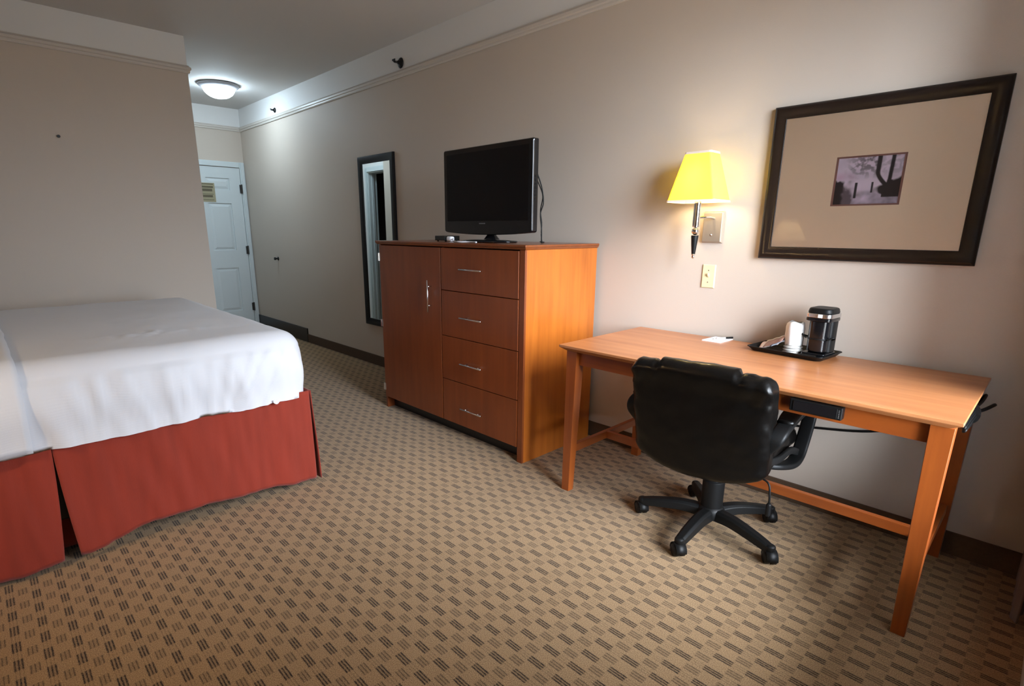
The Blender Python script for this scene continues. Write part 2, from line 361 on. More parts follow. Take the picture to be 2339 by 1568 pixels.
# mouldings: a small two-step profile running at the frieze line
def mould(name, p0, p1, nrm, mitre=0):
    prof = [(0, -.004), (.010, -.004), (.014, .004), (.014, .014), (.022, .020), (.022, .036), (.012, .044), (.008, .052), (0, .052)]
    bm = B(); d = [Vector(p0), Vector(p1)]; n = Vector(nrm); dr = (d[1]-d[0]).normalized(); R = [[bm.verts.new(p+n*a+dr*(a*mitre if p is d[1] else 0)+Vector((0, 0, ZM+b))) for a, b in prof] for p in d]
    m = len(prof)
    for k in range(m): bm.faces.new((R[0][k], R[0][(k+1) % m], R[1][(k+1) % m], R[1][k]))
    bm.faces.new(R[0]); bm.faces.new(R[1]); return struct(name, bm, M_trim)
mould('trim_1', (HX, 0, 0), (WIN_X, 0, 0), (0, -1, 0))
mould('trim_2', (BX, YL, 0), (BX, YC, 0), (1, 0, 0), 1)
mould('trim_3', (HX, 0, 0), (HX, YD, 0), (1, 0, 0))
mould('trim_4', (-6.18, YC, 0), (BX, YC, 0), (0, 1, 0), 1)
mould('trim_5', (BX, YL, 0), (WIN_X, YL, 0), (0, 1, 0))
bm = B(); box(bm, -6.01, WIN_X, -.010, 0, 0, .099); struct('baseboard_right', bm, M_base, bevel=.003)
bm = B(); box(bm, HX, -6.01, -.012, 0, 0, .165); struct('baseboard_hall', bm, M_cove, bevel=.003)
bm = B(); box(bm, BX, BX+.01, YL, YC+.01, 0, .099); struct('baseboard_bed', bm, M_base, bevel=.003)
bm = B(); box(bm, BX, WIN_X, YL, YL+.01, 0, .099); struct('baseboard_left', bm, M_base, bevel=.003)

# entrance door
d1 = B(); DY0, DY1 = -.985, -.068
PAN = []
for ya, yb in ((-.48, -.205), (-.855, -.58)):
    for za, zb in ((1.76, 1.90), (1.02, 1.60), (.24, .80)): PAN.append((ya, yb, za, zb))
def door_leaf(bm, x, y0, y1, z0, z1):
    ys = sorted({y0, y1, *[q for p_ in PAN for q in p_[:2]]}); zs = sorted({z0, z1, *[q for p_ in PAN for q in p_[2:]]})
    box(bm, x-.045, x-.012, y0, y1, z0, z1)
    for a, b in zip(ys, ys[1:]):
        for c, d in zip(zs, zs[1:]):
            hit = [p_ for p_ in PAN if abs(p_[0]-a) < 1e-6 and abs(p_[2]-c) < 1e-6]
            if hit:
                m = .028; hexa(bm, [(x-.012, a+m*.45, c+m*.45), (x-.012, b-m*.45, c+m*.45), (x-.012, b-m*.45, d-m*.45), (x-.012, a+m*.45, d-m*.45)], [(x-.003, a+m*1.5, c+m*1.5), (x-.003, b-m*1.5, c+m*1.5), (x-.003, b-m*1.5, d-m*1.5), (x-.003, a+m*1.5, d-m*1.5)])
            else: box(bm, x-.013, x, a, b, c, d)
door_leaf(d1, HX+.014, DY0, DY1, .01, 2.03)
dd = struct('door_1', d1, M_door, label='white six-panel entrance door at the end of the hall')
fr = B()
for y0, y1, z0, z1 in ((DY1+.004, -.004, 0, 2.10), (DY0-.066, DY0-.004, 0, 2.10), (DY0-.004, DY1+.004, 2.036, 2.10)):
    box(fr, HX, HX+.020, y0, y1, z0, z1); 
    box(fr, HX, HX+.030, y0+.012, y1-.012, z0, z1-.0 if z0 == 0 else z1-.012)
obj('door_frame', fr, M_door, dd, bevel=.003)
for z in (1.78, 1.02, .28):
    bm = B(); lathe(bm, [(.009, -.055), (.009, .055)], (HX+.030, DY1+.004, z), 12); box(bm, HX+.013, HX+.030, DY1-.018, DY1+.014, z-.05, z+.05); obj('door_hinge', bm, M_hinge, dd)
bm = B(); lathe(bm, [(.027, 0), (.027, .01), (.012, .012), (.012, .05)], (0, 0, 0), 20); bmesh.ops.rotate(bm, matrix=Matrix.Rotation(math.pi/2, 3, 'Y'), verts=bm.verts); bmesh.ops.translate(bm, vec=(HX+.014, DY0+.07, .98), verts=bm.verts)
box(bm, HX+.055, HX+.068, DY0+.06, DY0+.18, .972, .99); obj('door_handle', bm, M_steel, dd, bevel=.002)
# bathroom doorway casing, seen in the mirror
bm = B()
for x0, x1, z0, z1 in ((DX0-.06, DX0, 0, 2.10), (DX0, -6.18, 2.04, 2.10)):
    box(bm, x0, x1, YD, YD+.018, z0, z1); box(bm, x0+.012, x1-.012 if z0 == 0 else x1, YD, YD+.026, z0, z1-.012)
box(bm, DX0-.001, DX0+.015, YD-.125, YD+.005, 0, 2.04); box(bm, DX0+.015, DX0+.027, YD-.075, YD-.04, 0, 2.028); box(bm, DX0, -6.18, YD-.125, YD+.005, 2.026, 2.041)
struct('door_2', bm, M_door, bevel=.002, label='white casing of the dark bathroom doorway')

# notice on the door
n_ = thing('notice_card', 'tan printed notice card taped high on the white entrance door', 'notice', (HX+.015, -.52, 1.72))
bm = B(); box(bm, HX+.0155, HX+.017, -.655, -.385, 1.61, 1.835); obj('card', bm, M_notice, n_)
bm = B(); x = HX+.0172
box(bm, x, x+.0006, -.64, -.40, 1.815, 1.825)
for k, (z, h) in enumerate(((1.775, .022), (1.735, .030), (1.70, .006), (1.665, .026), (1.632, .006))):
    box(bm, x, x+.0006, -.645, -.405-(.012*(k % 2)), z, z+h)
obj('print', bm, M_ink, n_, label='dark lines of print')

# ---------------------------------------------------------------- ceiling light
cl = thing('ceiling_light', 'round flush ceiling light with lit frosted dome in the hall', 'ceiling light', (-6.37, -.58, H))
c0 = (-6.37, -.58, H)
bm = B(); lathe(bm, [(.165, 0), (.192, -.004), (.197, -.012), (.186, -.024), (.156, -.040), (.142, -.044)], c0, 48, cap=False); obj('rim', bm, mat('rim_grey', srgb(168, 168, 174), .35), cl, smooth=True)
bm = B(); lathe(bm, [(.150*math.cos(a), -.036-.098*math.sin(a)) for a in [i*math.pi/2/12 for i in range(12)]]+[(.002, -.134)], c0, 48); obj('dome', bm, M_dome, cl, smooth=True, label='glowing white glass dome')

# ---------------------------------------------------------------- wall things
def sidewall_head(x, z, label, s=1.0):
    t = thing('sprinkler_head', label, 'sprinkler', (x, 0, z), 'sprinkler heads on the frieze')
    R = Matrix.Rotation(math.pi/2, 3, 'X')
    bm = B(); lathe(bm, [(.030*s, 0), (.034*s, .004), (.026*s, .012), (.012*s, .014), (.012*s, .030)], (0, 0, 0), 20); bmesh.ops.rotate(bm, matrix=R, verts=bm.verts); bmesh.ops.translate(bm, vec=(x, 0, z), verts=bm.verts); obj('escutcheon', bm, M_screw, t, smooth=True)
    bm = B()
    for q in (-1, 1): tube(bm, [(x+q*.010*s, -.028, z), (x+q*.014*s, -.042*s, z), (x+q*.004*s, -.058*s, z)], .0035*s, n=8)
    box(bm, x-.016*s, x+.016*s, -.062*s, -.057*s, z+.004*s, z+.014*s); lathe(bm, [(.006, -.008), (.006, .008)], (x, -.052*s, z), 10); obj('deflector', bm, M_screw, t)
sidewall_head(-6.396, 2.566, 'small dark sprinkler head on the frieze nearest the hall ceiling light', .8)
sidewall_head(-3.941, 2.568, 'dark sprinkler head on the frieze above the wall mirror and television', 1.15)
t = thing('door_bumper', 'small dark door bumper on the hall wall at handle height', 'door bumper', (-6.675, 0, .939))
bm = B(); lathe(bm, [(.022, 0), (.022, .006), (.010, .010), (.010, .03), (.017, .034), (.017, .05)], (0, 0, 0), 16); bmesh.ops.rotate(bm, matrix=Matrix.Rotation(math.pi/2, 3, 'X'), verts=bm.verts); bmesh.ops.translate(bm, vec=(-6.675, 0, .939), verts=bm.verts); obj('bumper_cap', bm, M_screw, t, smooth=True)
bm = B(); lathe(bm, [(.006, 0), (.006, .012), (.010, .013), (.010, .018)], (0, 0, 0), 12); bmesh.ops.rotate(bm, matrix=Matrix.Rotation(math.pi/2, 3, 'Y'), verts=bm.verts); bmesh.ops.translate(bm, vec=(BX, -2.138, 1.909), verts=bm.verts); tag(obj('picture_nail', bm, M_screw), 'lone dark nail in the beige wall beside the bed', 'nail')

def frame_ring(bm, x0, x1, z0, z1, prof):
    """mitred frame on the y=0 wall; prof = [(inset, height off the wall)]"""
    R = [[bm.verts.new((cx+sx*i, -h, cz+sz*i)) for i, h in prof] for cx, cz, sx, sz in ((x0, z0, 1, 1), (x1, z0, -1, 1), (x1, z1, -1, -1), (x0, z1, 1, -1))]
    n = len(prof)
    for a in range(4):
        b = (a+1) % 4
        for k in range(n): bm.faces.new((R[a][k], R[b][k], R[b][(k+1) % n], R[a][(k+1) % n]))
# picture
PX0, PX1, PZ0, PZ1 = -1.029, -.2435, 1.168, 1.825
t = thing('framed_picture', 'framed picture with wide tan mat and small tree photograph over the desk', 'picture', (-.636, 0, PZ0))
bm = B(); frame_ring(bm, PX0, PX1, PZ0, PZ1, [(0, .001), (0, .018), (.004, .024), (.012, .029), (.022, .030), (.034, .026), (.044, .024), (.050, .025), (.054, .0245), (.055, .020), (.055, .001)]); obj('frame', bm, M_frame, t, bevel=.001, label='dark espresso moulded frame')
def pc(a, b, c, d): return (PX0+a, PX0+b, -d, -c)
IX0, IX1, IZ0, IZ1 = -.755, -.511, 1.397, 1.594
bm = B(); q = .054
for a in ((PX0+q, IX0, PZ0+q, PZ1-q), (IX1, PX1-q, PZ0+q, PZ1-q), (IX0, IX1, PZ0+q, IZ0), (IX0, IX1, IZ1, PZ1-q)): box(bm, a[0], a[1], -.021, -.006, a[2], a[3])
obj('mat_board', bm, M_mat, t, label='tan mat board')
bm = B(); q = .008
for a in ((IX0, IX0+q, IZ0, IZ1), (IX1-q, IX1, IZ0, IZ1), (IX0+q, IX1-q, IZ0, IZ0+q*.8), (IX0+q, IX1-q, IZ1-q*.8, IZ1)): box(bm, a[0], a[1], -.0195, -.006, a[2], a[3])
obj('inner_mat', bm, M_bevel, t, label='thin mauve inner mat')
# the photograph itself: trees, fence posts, path (coloured per point)
NU, NV = 150, 120; AX0, AX1, AZ0, AZ1 = IX0+q, IX1-q, IZ0+q*.8, IZ1-q*.8
bm = B(); cl_ = bm.verts.layers.float_color.new('ink')
def art(u, v):   # v up
    N = lambda s, o=0: noise.noise(Vector((u*s*1.25, v*s, o)))
    g = .80+.12*N(4, 1)
    leaf = max(0, min(1, (v-.52)*4))*max(0, min(1, .5+2.6*N(11, 3)+.9*N(24, 5)))*max(0, min(1, (u-.10)*4))
    g -= .55*leaf*(1 if u < .68 else .45)
    col = [g*1.0, g*.90, g*.98]
    k = max(0, min(1, (.36-u)*7))*math.exp(-((v-.60)/.07)**2)*(.6+.6*N(6, 9)); col = [col[0]*(1-.12*k), col[1]*(1-.32*k), col[2]*(1-.22*k)]
    def mixd(k, c=(.028, .024, .028)):
        k = max(0, min(1, k))
        for i in range(3): col[i] = col[i]*(1-k)+c[i]*k
    if v < .30: k = (.30-v)*10; gg = .42+.35*N(5, 12)+.12*N(14, 4)+.28*math.exp(-((u-.42)**2/.03+(v-.12)**2/.012)); mixd(k, (gg*.98, gg*.88, gg*1.0))
    if u < .33: mixd((.48+.16*N(7, 2)-v)*7*max(0, min(1, (.33-u+.05*N(9, 6))*9))*(.75+.35*N(16, 8)), (.17, .14, .16))
    mixd((.15+.03*N(12, 1)-u)*26*max(0, min(1, (.52+.03*N(14, 5)-v)*16)))
    mixd((.026-abs(u-(.335+.0*(v-.3))))*90*(1 if .13 < v < .46 else 0)); mixd((.021-abs(u-.585))*90*(1 if .24 < v < .46 else 0))
    mixd((.004-abs(u-.43))*110*(.7 if .24 < v < .44 else 0), (.35, .25, .3))
    # forked trunk
    c1 = .640+max(0, .66-v)**1.5*1.05
    mixd((.042+.06*max(0, .6-v)-abs(u-c1))*60*(1 if v > .30 else 0))
    mixd((.038-abs(u-(.845-.03*(1-v))))*60*(1 if v > .3 else 0))
    hill = .30+.26*max(0, (u-.62))*2.2-.0
    if u > .60: mixd((hill-v+.06+.02*N(12, 4))*18*max(0, min(1, (v-.13+.05*N(10, 7)-.42*max(0, .86-u))*6)))
    if .74 < u: mixd((.055+.6*max(0, .30-v)-abs(u-.84))*40*(1 if .14 < v < .5 else 0))
    br_ = abs((v-.74)-(u-.2)*.85); mixd((.014-br_)*60*(.75 if .2 < u < .42 else 0), (.22, .17, .22))
    return (max(.01, min(1, col[0]*1.08)), max(.01, min(1, col[1]*1.02)), max(.01, min(1, col[2]*1.10)), 1)
V = [[bm.verts.new((AX0+(AX1-AX0)*i/NU, -.0175, AZ0+(AZ1-AZ0)*j/NV)) for j in range(NV+1)] for i in range(NU+1)]
for i in range(NU+1):
    for j in range(NV+1): V[i][j][cl_] = art(i/NU, j/NV)
for i in range(NU):
    for j in range(NV): bm.faces.new((V[i][j], V[i+1][j], V[i+1][j+1], V[i][j+1]))
m = mat('photo_print', (.5, .5, .5, 1), .5); at_ = m.node_tree.nodes.new('ShaderNodeAttribute'); at_.attribute_name = 'ink'; m.node_tree.links.new(at_.outputs['Color'], m.node_tree.nodes['Principled BSDF'].inputs['Base Color'])
obj('photograph', bm, m, t, label='small black and mauve photograph of trees and fence posts')
bm = B(); box(bm, PX0+.05, PX1-.05, -.0235, -.0222, PZ0+.05, PZ1-.05); obj('glass', bm, M_pglass, t)
# mirror
t = thing('wall_mirror', 'tall narrow black-framed mirror on the wall behind the cabinet', 'mirror', (-4.36, 0, .397))
bm = B(); frame_ring(bm, -4.655, -4.078, .397, 1.924, [(0, .001), (0, .020), (.006, .026), (.020, .028), (.050, .018), (.062, .016), (.064, .010), (.064, .001)]); obj('frame', bm, M_mframe, t, bevel=.001)
bm = B(); box(bm, -4.655+.06, -4.078-.06, -.011, -.004, .455, 1.866); obj('mirror_glass', bm, M_mirror, t)

# sconces
def sconce(x, yw, s, z0, label, face=-1):
    """wall lamp; yw wall plane, face = direction it projects along y, z0 = lower edge of shade"""
    t = thing('wall_lamp', label, 'wall lamp', (x, yw, z0-.2))
    Y = lambda d: yw+face*d
    zp = z0-.040
    bm = B(); px = x+.035
    hexa(bm, [(px-.054, Y(.001), zp-.155), (px+.054, Y(.001), zp-.155), (px+.054, Y(.001), zp), (px-.054, Y(.001), zp)], [(px-.047, Y(.018), zp-.148), (px+.047, Y(.018), zp-.148), (px+.047, Y(.018), zp-.007), (px-.047, Y(.018), zp-.007)])
    obj('backplate', bm, M_nickel, t, bevel=.002)
    bm = B(); lathe(bm, [(.006, 0), (.005, .004), (.001, .006)], (0, 0, 0), 12); bmesh.ops.rotate(bm, matrix=Matrix.Rotation(-face*-math.pi/2, 3, 'X'), verts=bm.verts)
    bmesh.ops.translate(bm, vec=(px-.002, Y(.019), zp-.115), verts=bm.verts); obj('screw', bm, M_chrome, t, smooth=True)
    bm = B(); tube(bm, [(px+.004, Y(.016), zp-.035), (px, Y(.05), zp-.030), (px-.012, Y(.085), zp-.030), (x, Y(.12), zp-.032)], .006); obj('arm', bm, M_chrome, t, smooth=True)
    c = (x, Y(.12), 0)
    bm = B(); lathe(bm, [(.0155, z0-.118), (.017, z0-.110), (.017, z0+.02), (.012, z0+.025)], c, 28); obj('stem', bm, M_chrome, t, smooth=False, bevel=.001)
    bm = B(); lathe(bm, [(max(.0008, .0185*math.sin(a)), z0-.137-.0185*math.cos(a)) for a in [math.pi*i/14 for i in range(15)]], c, 24); obj('ball', bm, M_chrome, t, smooth=True)
    bm = B(); lathe(bm, [(.0075, z0-.250), (.009, z0-.246), (.0172, z0-.165), (.0172, z0-.157)], c, 28); obj('grip', bm, M_black, t, bevel=.0008, label='tapered black lower stem')
    bm = B(); lathe(bm, [(.0008, z0-.270), (.006, z0-.267), (.0085, z0-.260), (.006, z0-.253), (.010, z0-.250), (.010, z0-.247)], c, 20); obj('finial', bm, M_chrome, t, smooth=True)
    # rectangular tapered shade
    bw, bd, tw, td, h = .122, .088, .064, .048, .228
    sh = B(); N = 10; rings = []
    for k in range(N+1):
        f = k/N; a = bw+(tw-bw)*f; b = bd+(td-bd)*f; sec = rrect(2*a, 2*b, .010, 3)
        rings.append([sh.verts.new((x+p, Y(.12)+q, z0+h*f)) for p, q in sec])
    for a, b in zip(rings, rings[1:]):
        for k in range(len(a)): sh.faces.new((a[k], a[(k+1) % len(a)], b[(k+1) % len(b)], b[k]))
    so = obj('lamp_shade', sh, M_shade, t, smooth=False, label='glowing yellow tapered shade')
    for f0, f1 in ((-.004, .035), (.962, 1.004)):
        bm = B(); R = []
        for f, o_ in ((f0, .0015), (f1, .0015), (f1, -.0015), (f0, -.0015)):
            a = bw+(tw-bw)*f+o_; b = bd+(td-bd)*f+o_; R.append([bm.verts.new((x+p, Y(.12)+q, z0+h*f)) for p, q in rrect(2*a, 2*b, .010, 3)])
        for i in range(4):
            A_, B_ = R[i], R[(i+1) % 4]
            for k in range(len(A_)): bm.faces.new((A_[k], A_[(k+1) % len(A_)], B_[(k+1) % len(A_)], B_[k]))
        obj('shade_trim', bm, M_shadebot, so)
    bm = B(); lathe(bm, [(.012, z0+.02), (.014, z0+.05), (.026, z0+.10), (.028, z0+.125), (.018, z0+.150), (.002, z0+.158)], c, 20); obj('bulb', bm, M_bulb, t, smooth=True)
    return t
sconce(-1.303, 0, 1, 1.427, 'lit wall lamp with yellow shade and chrome stem left of the picture')
# switch
t = thing('light_switch', 'almond toggle light switch plate under the wall lamp', 'light switch', (-1.268, 0, 1.006))
bm = B(); hexa(bm, [(-1.3035, -.0005, 1.006), (-1.2325, -.0005, 1.006), (-1.2325, -.0005, 1.126), (-1.3035, -.0005, 1.126)], [(-1.2995, -.006, 1.010), (-1.2365, -.006, 1.010), (-1.2365, -.006, 1.122), (-1.2995, -.006, 1.122)]); obj('plate', bm, M_almond, t, bevel=.0012)
bm = B(); hexa(bm, [(-1.273, -.006, 1.060), (-1.263, -.006, 1.060), (-1.263, -.006, 1.078), (-1.273, -.006, 1.078)], [(-1.2715, -.016, 1.074), (-1.2645, -.016, 1.074), (-1.2645, -.016, 1.083), (-1.2715, -.016, 1.083)]); obj('toggle', bm, M_almond, t, bevel=.001)
for z in (1.096, 1.036):
    bm = B(); lathe(bm, [(.0035, 0), (.003, .001)], (0, 0, 0), 10); bmesh.ops.rotate(bm, matrix=Matrix.Rotation(math.pi/2, 3, 'X'), verts=bm.verts); bmesh.ops.translate(bm, vec=(-1.268, -.006, z), verts=bm.verts); obj('screw', bm, M_nickel, t)
# socket by the hidden end of the hall wall is not visible

# ---------------------------------------------------------------- curtain in the corner
t = thing('curtain', 'dark taupe floor-length curtain hanging in the corner right of the desk', 'curtain', (.09, -.2, .03))
bm = B(); grid(bm, 80, 12, lambda u, v: (.092+.014*math.sin(u*2*math.pi*4+.8*math.sin(u*9))*(1-.3*v), -.03-.38*u, .025+2.33*v)); obj('panel', bm, M_curtain, t, smooth=True, solid=.004)
for k in range(4):
    bm = B(); sweep(bm, [(.092+.014*math.cos(a), -.06-.09*k, 2.375+.016*math.sin(a)) for a in [2*math.pi*i/14 for i in range(15)]], circ(.0018, 6), (0, 1, 0)); obj('curtain_ring', bm, M_screw, t)
t = thing('curtain_rod', 'dark rod above the window carrying the curtain', 'curtain rod', (.092, -1.2, 2.38))
bm = B(); sweep(bm, [(.092, -1.75, 2.382), (.092, -.02, 2.382)], circ(.008, 12)); obj('rod', bm, M_screw, t, smooth=True)
for y in (-1.7, -.42):
    bm = B(); sweep(bm, [(.092, y, 2.376), (WIN_X, y, 2.376)], rrect(.012, .012, .003)); obj('bracket', bm, M_screw, t)

# ---------------------------------------------------------------- cabinet
CX0, CX1, CF, CB, CH = -3.358, -1.948, -.640, -.03, 1.217
t = thing('cabinet_chest', 'large cherry wood cabinet chest with left door and four right drawers', 'cabinet', ((CX0+CX1)/2, CF, 0))
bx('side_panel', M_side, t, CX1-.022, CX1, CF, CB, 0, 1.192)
bx('side_panel', M_front_shaded, t, CX0, CX0+.022, CF, CB, 0, 1.192)
bx('front_stile', M_front_shaded, t, CX1-.040, CX1-.0005, CF-.012, CF+.012, 0, 1.192)
bx('back_panel', M_side, t, CX0+.022, CX1-.022, CB-.012, CB, .02, 1.192)
bx('bottom_panel', M_edge, t, CX0+.022, CX1-.022, CF+.004, CB-.012, .088, .106)
bx('divider', M_edge, t, -2.661, -2.645, CF+.006, CB-.012, .106, 1.19)
bx('kick_board', M_cove, t, CX0+.022, CX1-.022, CF+.055, CF+.07, 0, .088, label='black recessed kick board')
bm = B(); hexa(bm, rect(CX0-.006, CX1+.006, CF-.016, CB, 1.192), rect(CX0-.014, CX1+.014, CF-.026, CB, 1.205)); box(bm, CX0-.014, CX1+.014, CF-.026, CB, 1.205, CH)
obj('top_panel', bm, M_edge, t, bevel=.003, label='overhanging top with edge shade in its wood tone')
def handle(x0, y0, z0, x1, y1, z1, par):   # bar with two posts standing 28 mm off the front
    bm = B(); sweep(bm, [(x0, y0-.030, z0), (x1, y1-.030, z1)], circ(.0048, 10))
    for f in (.2, .8):
        p = Vector((x0, y0, z0)).lerp(Vector((x1, y1, z1)), f); sweep(bm, [p, p+Vector((0, -.030, 0))], circ(.0035, 8))
    return obj('handle', bm, M_steel, par, smooth=True)
FY = CF-.016
d = bx('door', M_front_shaded, t, CX0+.020, -2.657, FY, CF+.002, .090, 1.186)
handle(-2.752, FY, .985, -2.752, FY, .785, d)
for z in (1.105, .640, .165):
    bm = B(); lathe(bm, [(.0055, -.026), (.0055, .026)], (CX0+.012, FY-.002, z), 12); box(bm, CX0+.012, CX0+.030, FY-.0015, FY, z-.026, z+.026); obj('hinge', bm, M_chrome, d)
for z0, z1, hz in ((.934, 1.186, 1.067), (.651, .930, .782), (.371, .647, .499), (.090, .367, .213)):
    d = bx('drawer', M_front_shaded, t, -2.650, CX1-.043, FY, CF+.002, z0, z1)
    handle(-2.446, FY, hz, -2.256, FY, hz, d)

# television
t = thing('television', 'black flat television on a swivel stand on top of the cabinet', 'television', (-2.495, -.39, CH))
TX0, TX1, TZ0, TZ1 = -2.884, -2.106, 1.262, 1.776
bm = B()
def outline(dx, dz, bow): # rounded outline with a bowed lower edge
    pts = []; n = 24
    for k in range(n+1):
        f = k/n; xx = TX0+dx+.02+(TX1-TX0-2*dx-.04)*f; pts.append((xx, TZ0+dz+bow*(1-(1-(2*f-1)**2)) ))
    for cx, cz, a0 in ((TX1-dx-.014, TZ0+dz+.016+bow, -90), (TX1-dx-.010, TZ1-dz-.010, 0), (TX0+dx+.010, TZ1-dz-.010, 90), (TX0+dx+.014, TZ0+dz+.016+bow, 180)):
        rr = .014 if a0 in (-90, 180) else .010
        for k in range(1, 6): a = math.radians(a0+90*k/5 if k else a0); pts.append((cx+rr*math.cos(a), cz+rr*math.sin(a)))
    return pts
ol = outline(0, 0, .014)
A_ = [bm.verts.new((a, -.432, b)) for a, b in outline(.004, .004, .012)]; B_ = [bm.verts.new((a, -.426, b)) for a, b in ol]; D_ = [bm.verts.new((a, -.392, b)) for a, b in ol]
E_ = [bm.verts.new((TX0+.05+(a-TX0)*(1-.1/(TX1-TX0)), -.345, TZ0+.05+(b-TZ0)*(1-.1/(TZ1-TZ0)))) for a, b in ol]
for P_, Q_ in ((A_, B_), (B_, D_), (D_, E_)):
    for k in range(len(P_)): bm.faces.new((P_[k], P_[(k+1) % len(P_)], Q_[(k+1) % len(P_)], Q_[k]))
bm.faces.new(A_); bm.faces.new(E_[::-1]); hs = obj('housing', bm, M_gloss, t)
bx('screen', M_screen, t, TX0+.032, TX1-.032, -.4335, -.431, TZ0+.082, TZ1-.030, bevel=0)
bx('trim_strip', M_grey, t, TX1-.0035, TX1+.0005, -.4305, -.4265, TZ0+.03, TZ1-.015, bevel=.0005, label='thin silver edge strip')
bm = B()
for k in range(7): box(bm, -2.545+.0078*k, -2.545+.0078*k+.0056, -.4338, -.4325, 1.326, 1.3325)
obj('logo', bm, M_grey, t, label='small grey maker mark')
bm = B()
for k in range(7): box(bm, TX1-.002, TX1+.0015, -.418, -.408, 1.452+.020*k, 1.464+.020*k)
obj('button', bm, M_black, t)
bm = B(); lathe(bm, [(.055, 0), (.045, .012), (.030, .03), (.028, .075)], (-2.495, -.375, CH+.012), 24); obj('neck', bm, M_gloss, t, smooth=True)
bm = B(); lathe(bm, [(.185, 0), (.195, .004), (.19, .010), (.10, .016), (.02, .018)], (0, 0, 0), 56); bmesh.ops.scale(bm, vec=(1.12, .64, 1), verts=bm.verts); bmesh.ops.translate(bm, vec=(-2.495, -.40, CH+.001), verts=bm.verts); obj('stand_base', bm, M_gloss, t, smooth=True)
bm = B(); tube(bm, [(-2.125, -.38, 1.60), (-2.105, -.36, 1.52), (-2.10, -.35, 1.44), (-2.115, -.355, 1.38), (-2.10, -.36, 1.30), (-2.098, -.36, CH+.006)], .0035, 8, 8)
tube(bm, [(-2.13, -.37, 1.56), (-2.115, -.34, 1.48), (-2.12, -.35, 1.40), (-2.108, -.35, 1.33), (-2.115, -.345, 1.27), (-2.100, -.352, CH+.005)], .003, 8, 8)
tube(bm, [(-2.098, -.36, CH+.006), (-2.15, -.28, CH+.006), (-2.25, -.20, CH+.006)], .0035)
obj('cable', bm, M_black, t, smooth=True)
t = thing('set_top_box', 'small black box at the left of the television stand', 'box', (-2.86, -.40, CH))
bx('case', M_black, t, -2.905, -2.795, -.50, -.38, CH+.006, CH+.036, bevel=.003)
bx('faceplate', M_gloss, t, -2.900, -2.800, -.5025, -.499, CH+.009, CH+.033, bevel=.001)
for x in (-2.89, -2.81):
    for y in (-.485, -.395): bm = B(); lathe(bm, [(.006, 0), (.006, .0065)], (x, y, CH), 12); obj('foot', bm, M_black, t)

t = thing('cable_adapter', 'white plug with trailing cord between box and television stand', 'adapter', (-2.76, -.47, CH))
bm = B(); rbox(bm, -2.790, -2.742, -.50, -.465, CH+.001, CH+.033, .010, .006); obj('plug', bm, M_paper, t, smooth=True)
bm = B(); tube(bm, [(-2.745, -.48, CH+.018), (-2.715, -.50, CH+.016), (-2.68, -.53, CH+.006), (-2.60, -.56, CH+.004), (-2.52, -.54, CH+.004), (-2.44, -.55, CH+.004)], .004); obj('cord', bm, M_paper, t, smooth=True)

# ---------------------------------------------------------------- desk
DXa, DXb, DYf, DYb, DH = -1.625, -.124, -.750, -.024, .760
t = thing('desk', 'long cherry wood writing desk with tapered legs against the right wall', 'desk', (-.87, -.39, 0))
bm = B(); hexa(bm, rect(DXa+.030, DXb-.030, DYf+.026, DYb-.004, DH-.030), rect(DXa+.002, DXb-.002, DYf+.002, DYb, DH-.012)); box(bm, DXa, DXb, DYf, DYb, DH-.012, DH)
obj('desk_top', bm, M_top, t, bevel=.002, label='lighter orange wood top with chamfered edge')
for x, sx in ((DXa+.028, 1), (DXb-.018, -1)):
    for y, sy in ((DYf+.028, 1), (DYb-.012, -1)):
        a, b = .060, .040; bm = B(); xs = sorted((x, x+sx*a)); ys = sorted((y, y+sy*a)); xl = sorted((x, x+sx*b)) if sx < 0 else sorted((x-.010, x-.010+b+.008)); yl = sorted((y, y+sy*b))
        if sx > 0: xl = [x-.002, x-.002+.044]
        else: xl = [x-.050, x-.010]
        hexa(bm, rect(xl[0], xl[1], yl[0], yl[1], 0), rect(xs[0], xs[1], ys[0], ys[1], DH-.030)); obj('leg', bm, M_wz, t, bevel=.002)
XA, XB = DXa+.088, DXb-.078
bx('apron', M_wx, t, XA-.004, XB+.004, DYf+.050, DYf+.072, .664, DH-.028, bevel=.001)
bx('apron', M_wx, t, XA-.004, XB+.004, DYb-.050, DYb-.032, .664, DH-.028, bevel=.001)
for x in (DXa+.042, DXb-.054): bx('apron', M_wy, t, x, x+.020, DYf+.084, DYb-.068, .664, DH-.028, bevel=.001)
for x in (DXa+.040, DXb-.060): bx('stretcher', M_wy, t, x, x+.024, DYf+.078, DYb-.062, .200, .240)
bx('stretcher', M_wx, t, DXa+.062, DXb-.058, -.399, -.375, .200, .240)
# power box on the apron, cable, bundle
t = thing('power_outlet_box', 'flat black outlet box fixed under the desk edge', 'outlet box', (-.51, DYf+.03, .70))
bx('case', M_black, t, -.590, -.428, DYf+.016, DYf+.049, .682, .727, bevel=.004)
bx('face', M_gloss, t, -.578, -.442, DYf+.013, DYf+.017, .688, .721, bevel=.001)
bm = B()
for k in range(5): box(bm, -.4385, -.4355, DYf+.0145, DYf+.0165, .690+.006*k, .6935+.006*k)
obj('vent', bm, M_grey, t)
bm = B(); tube(bm, [(-1.30, -.008, .22), (-1.20, -.008, .30), (-1.05, -.008, .345), (-.907, -.008, .370), (-.679, -.008, .403), (-.467, -.008, .445), (-.32, -.008, .52), (-.22, -.012, .64)], .0055); tag(obj('wall_cable', bm, M_black, smooth=True), 'black cable running along the wall under the desk', 'cable')
t = thing('cable_bundle', 'black bundled cords hanging at the right end of the desk', 'cable bundle', (-.12, -.33, .69))
bm = B()
xb = DXb-.030
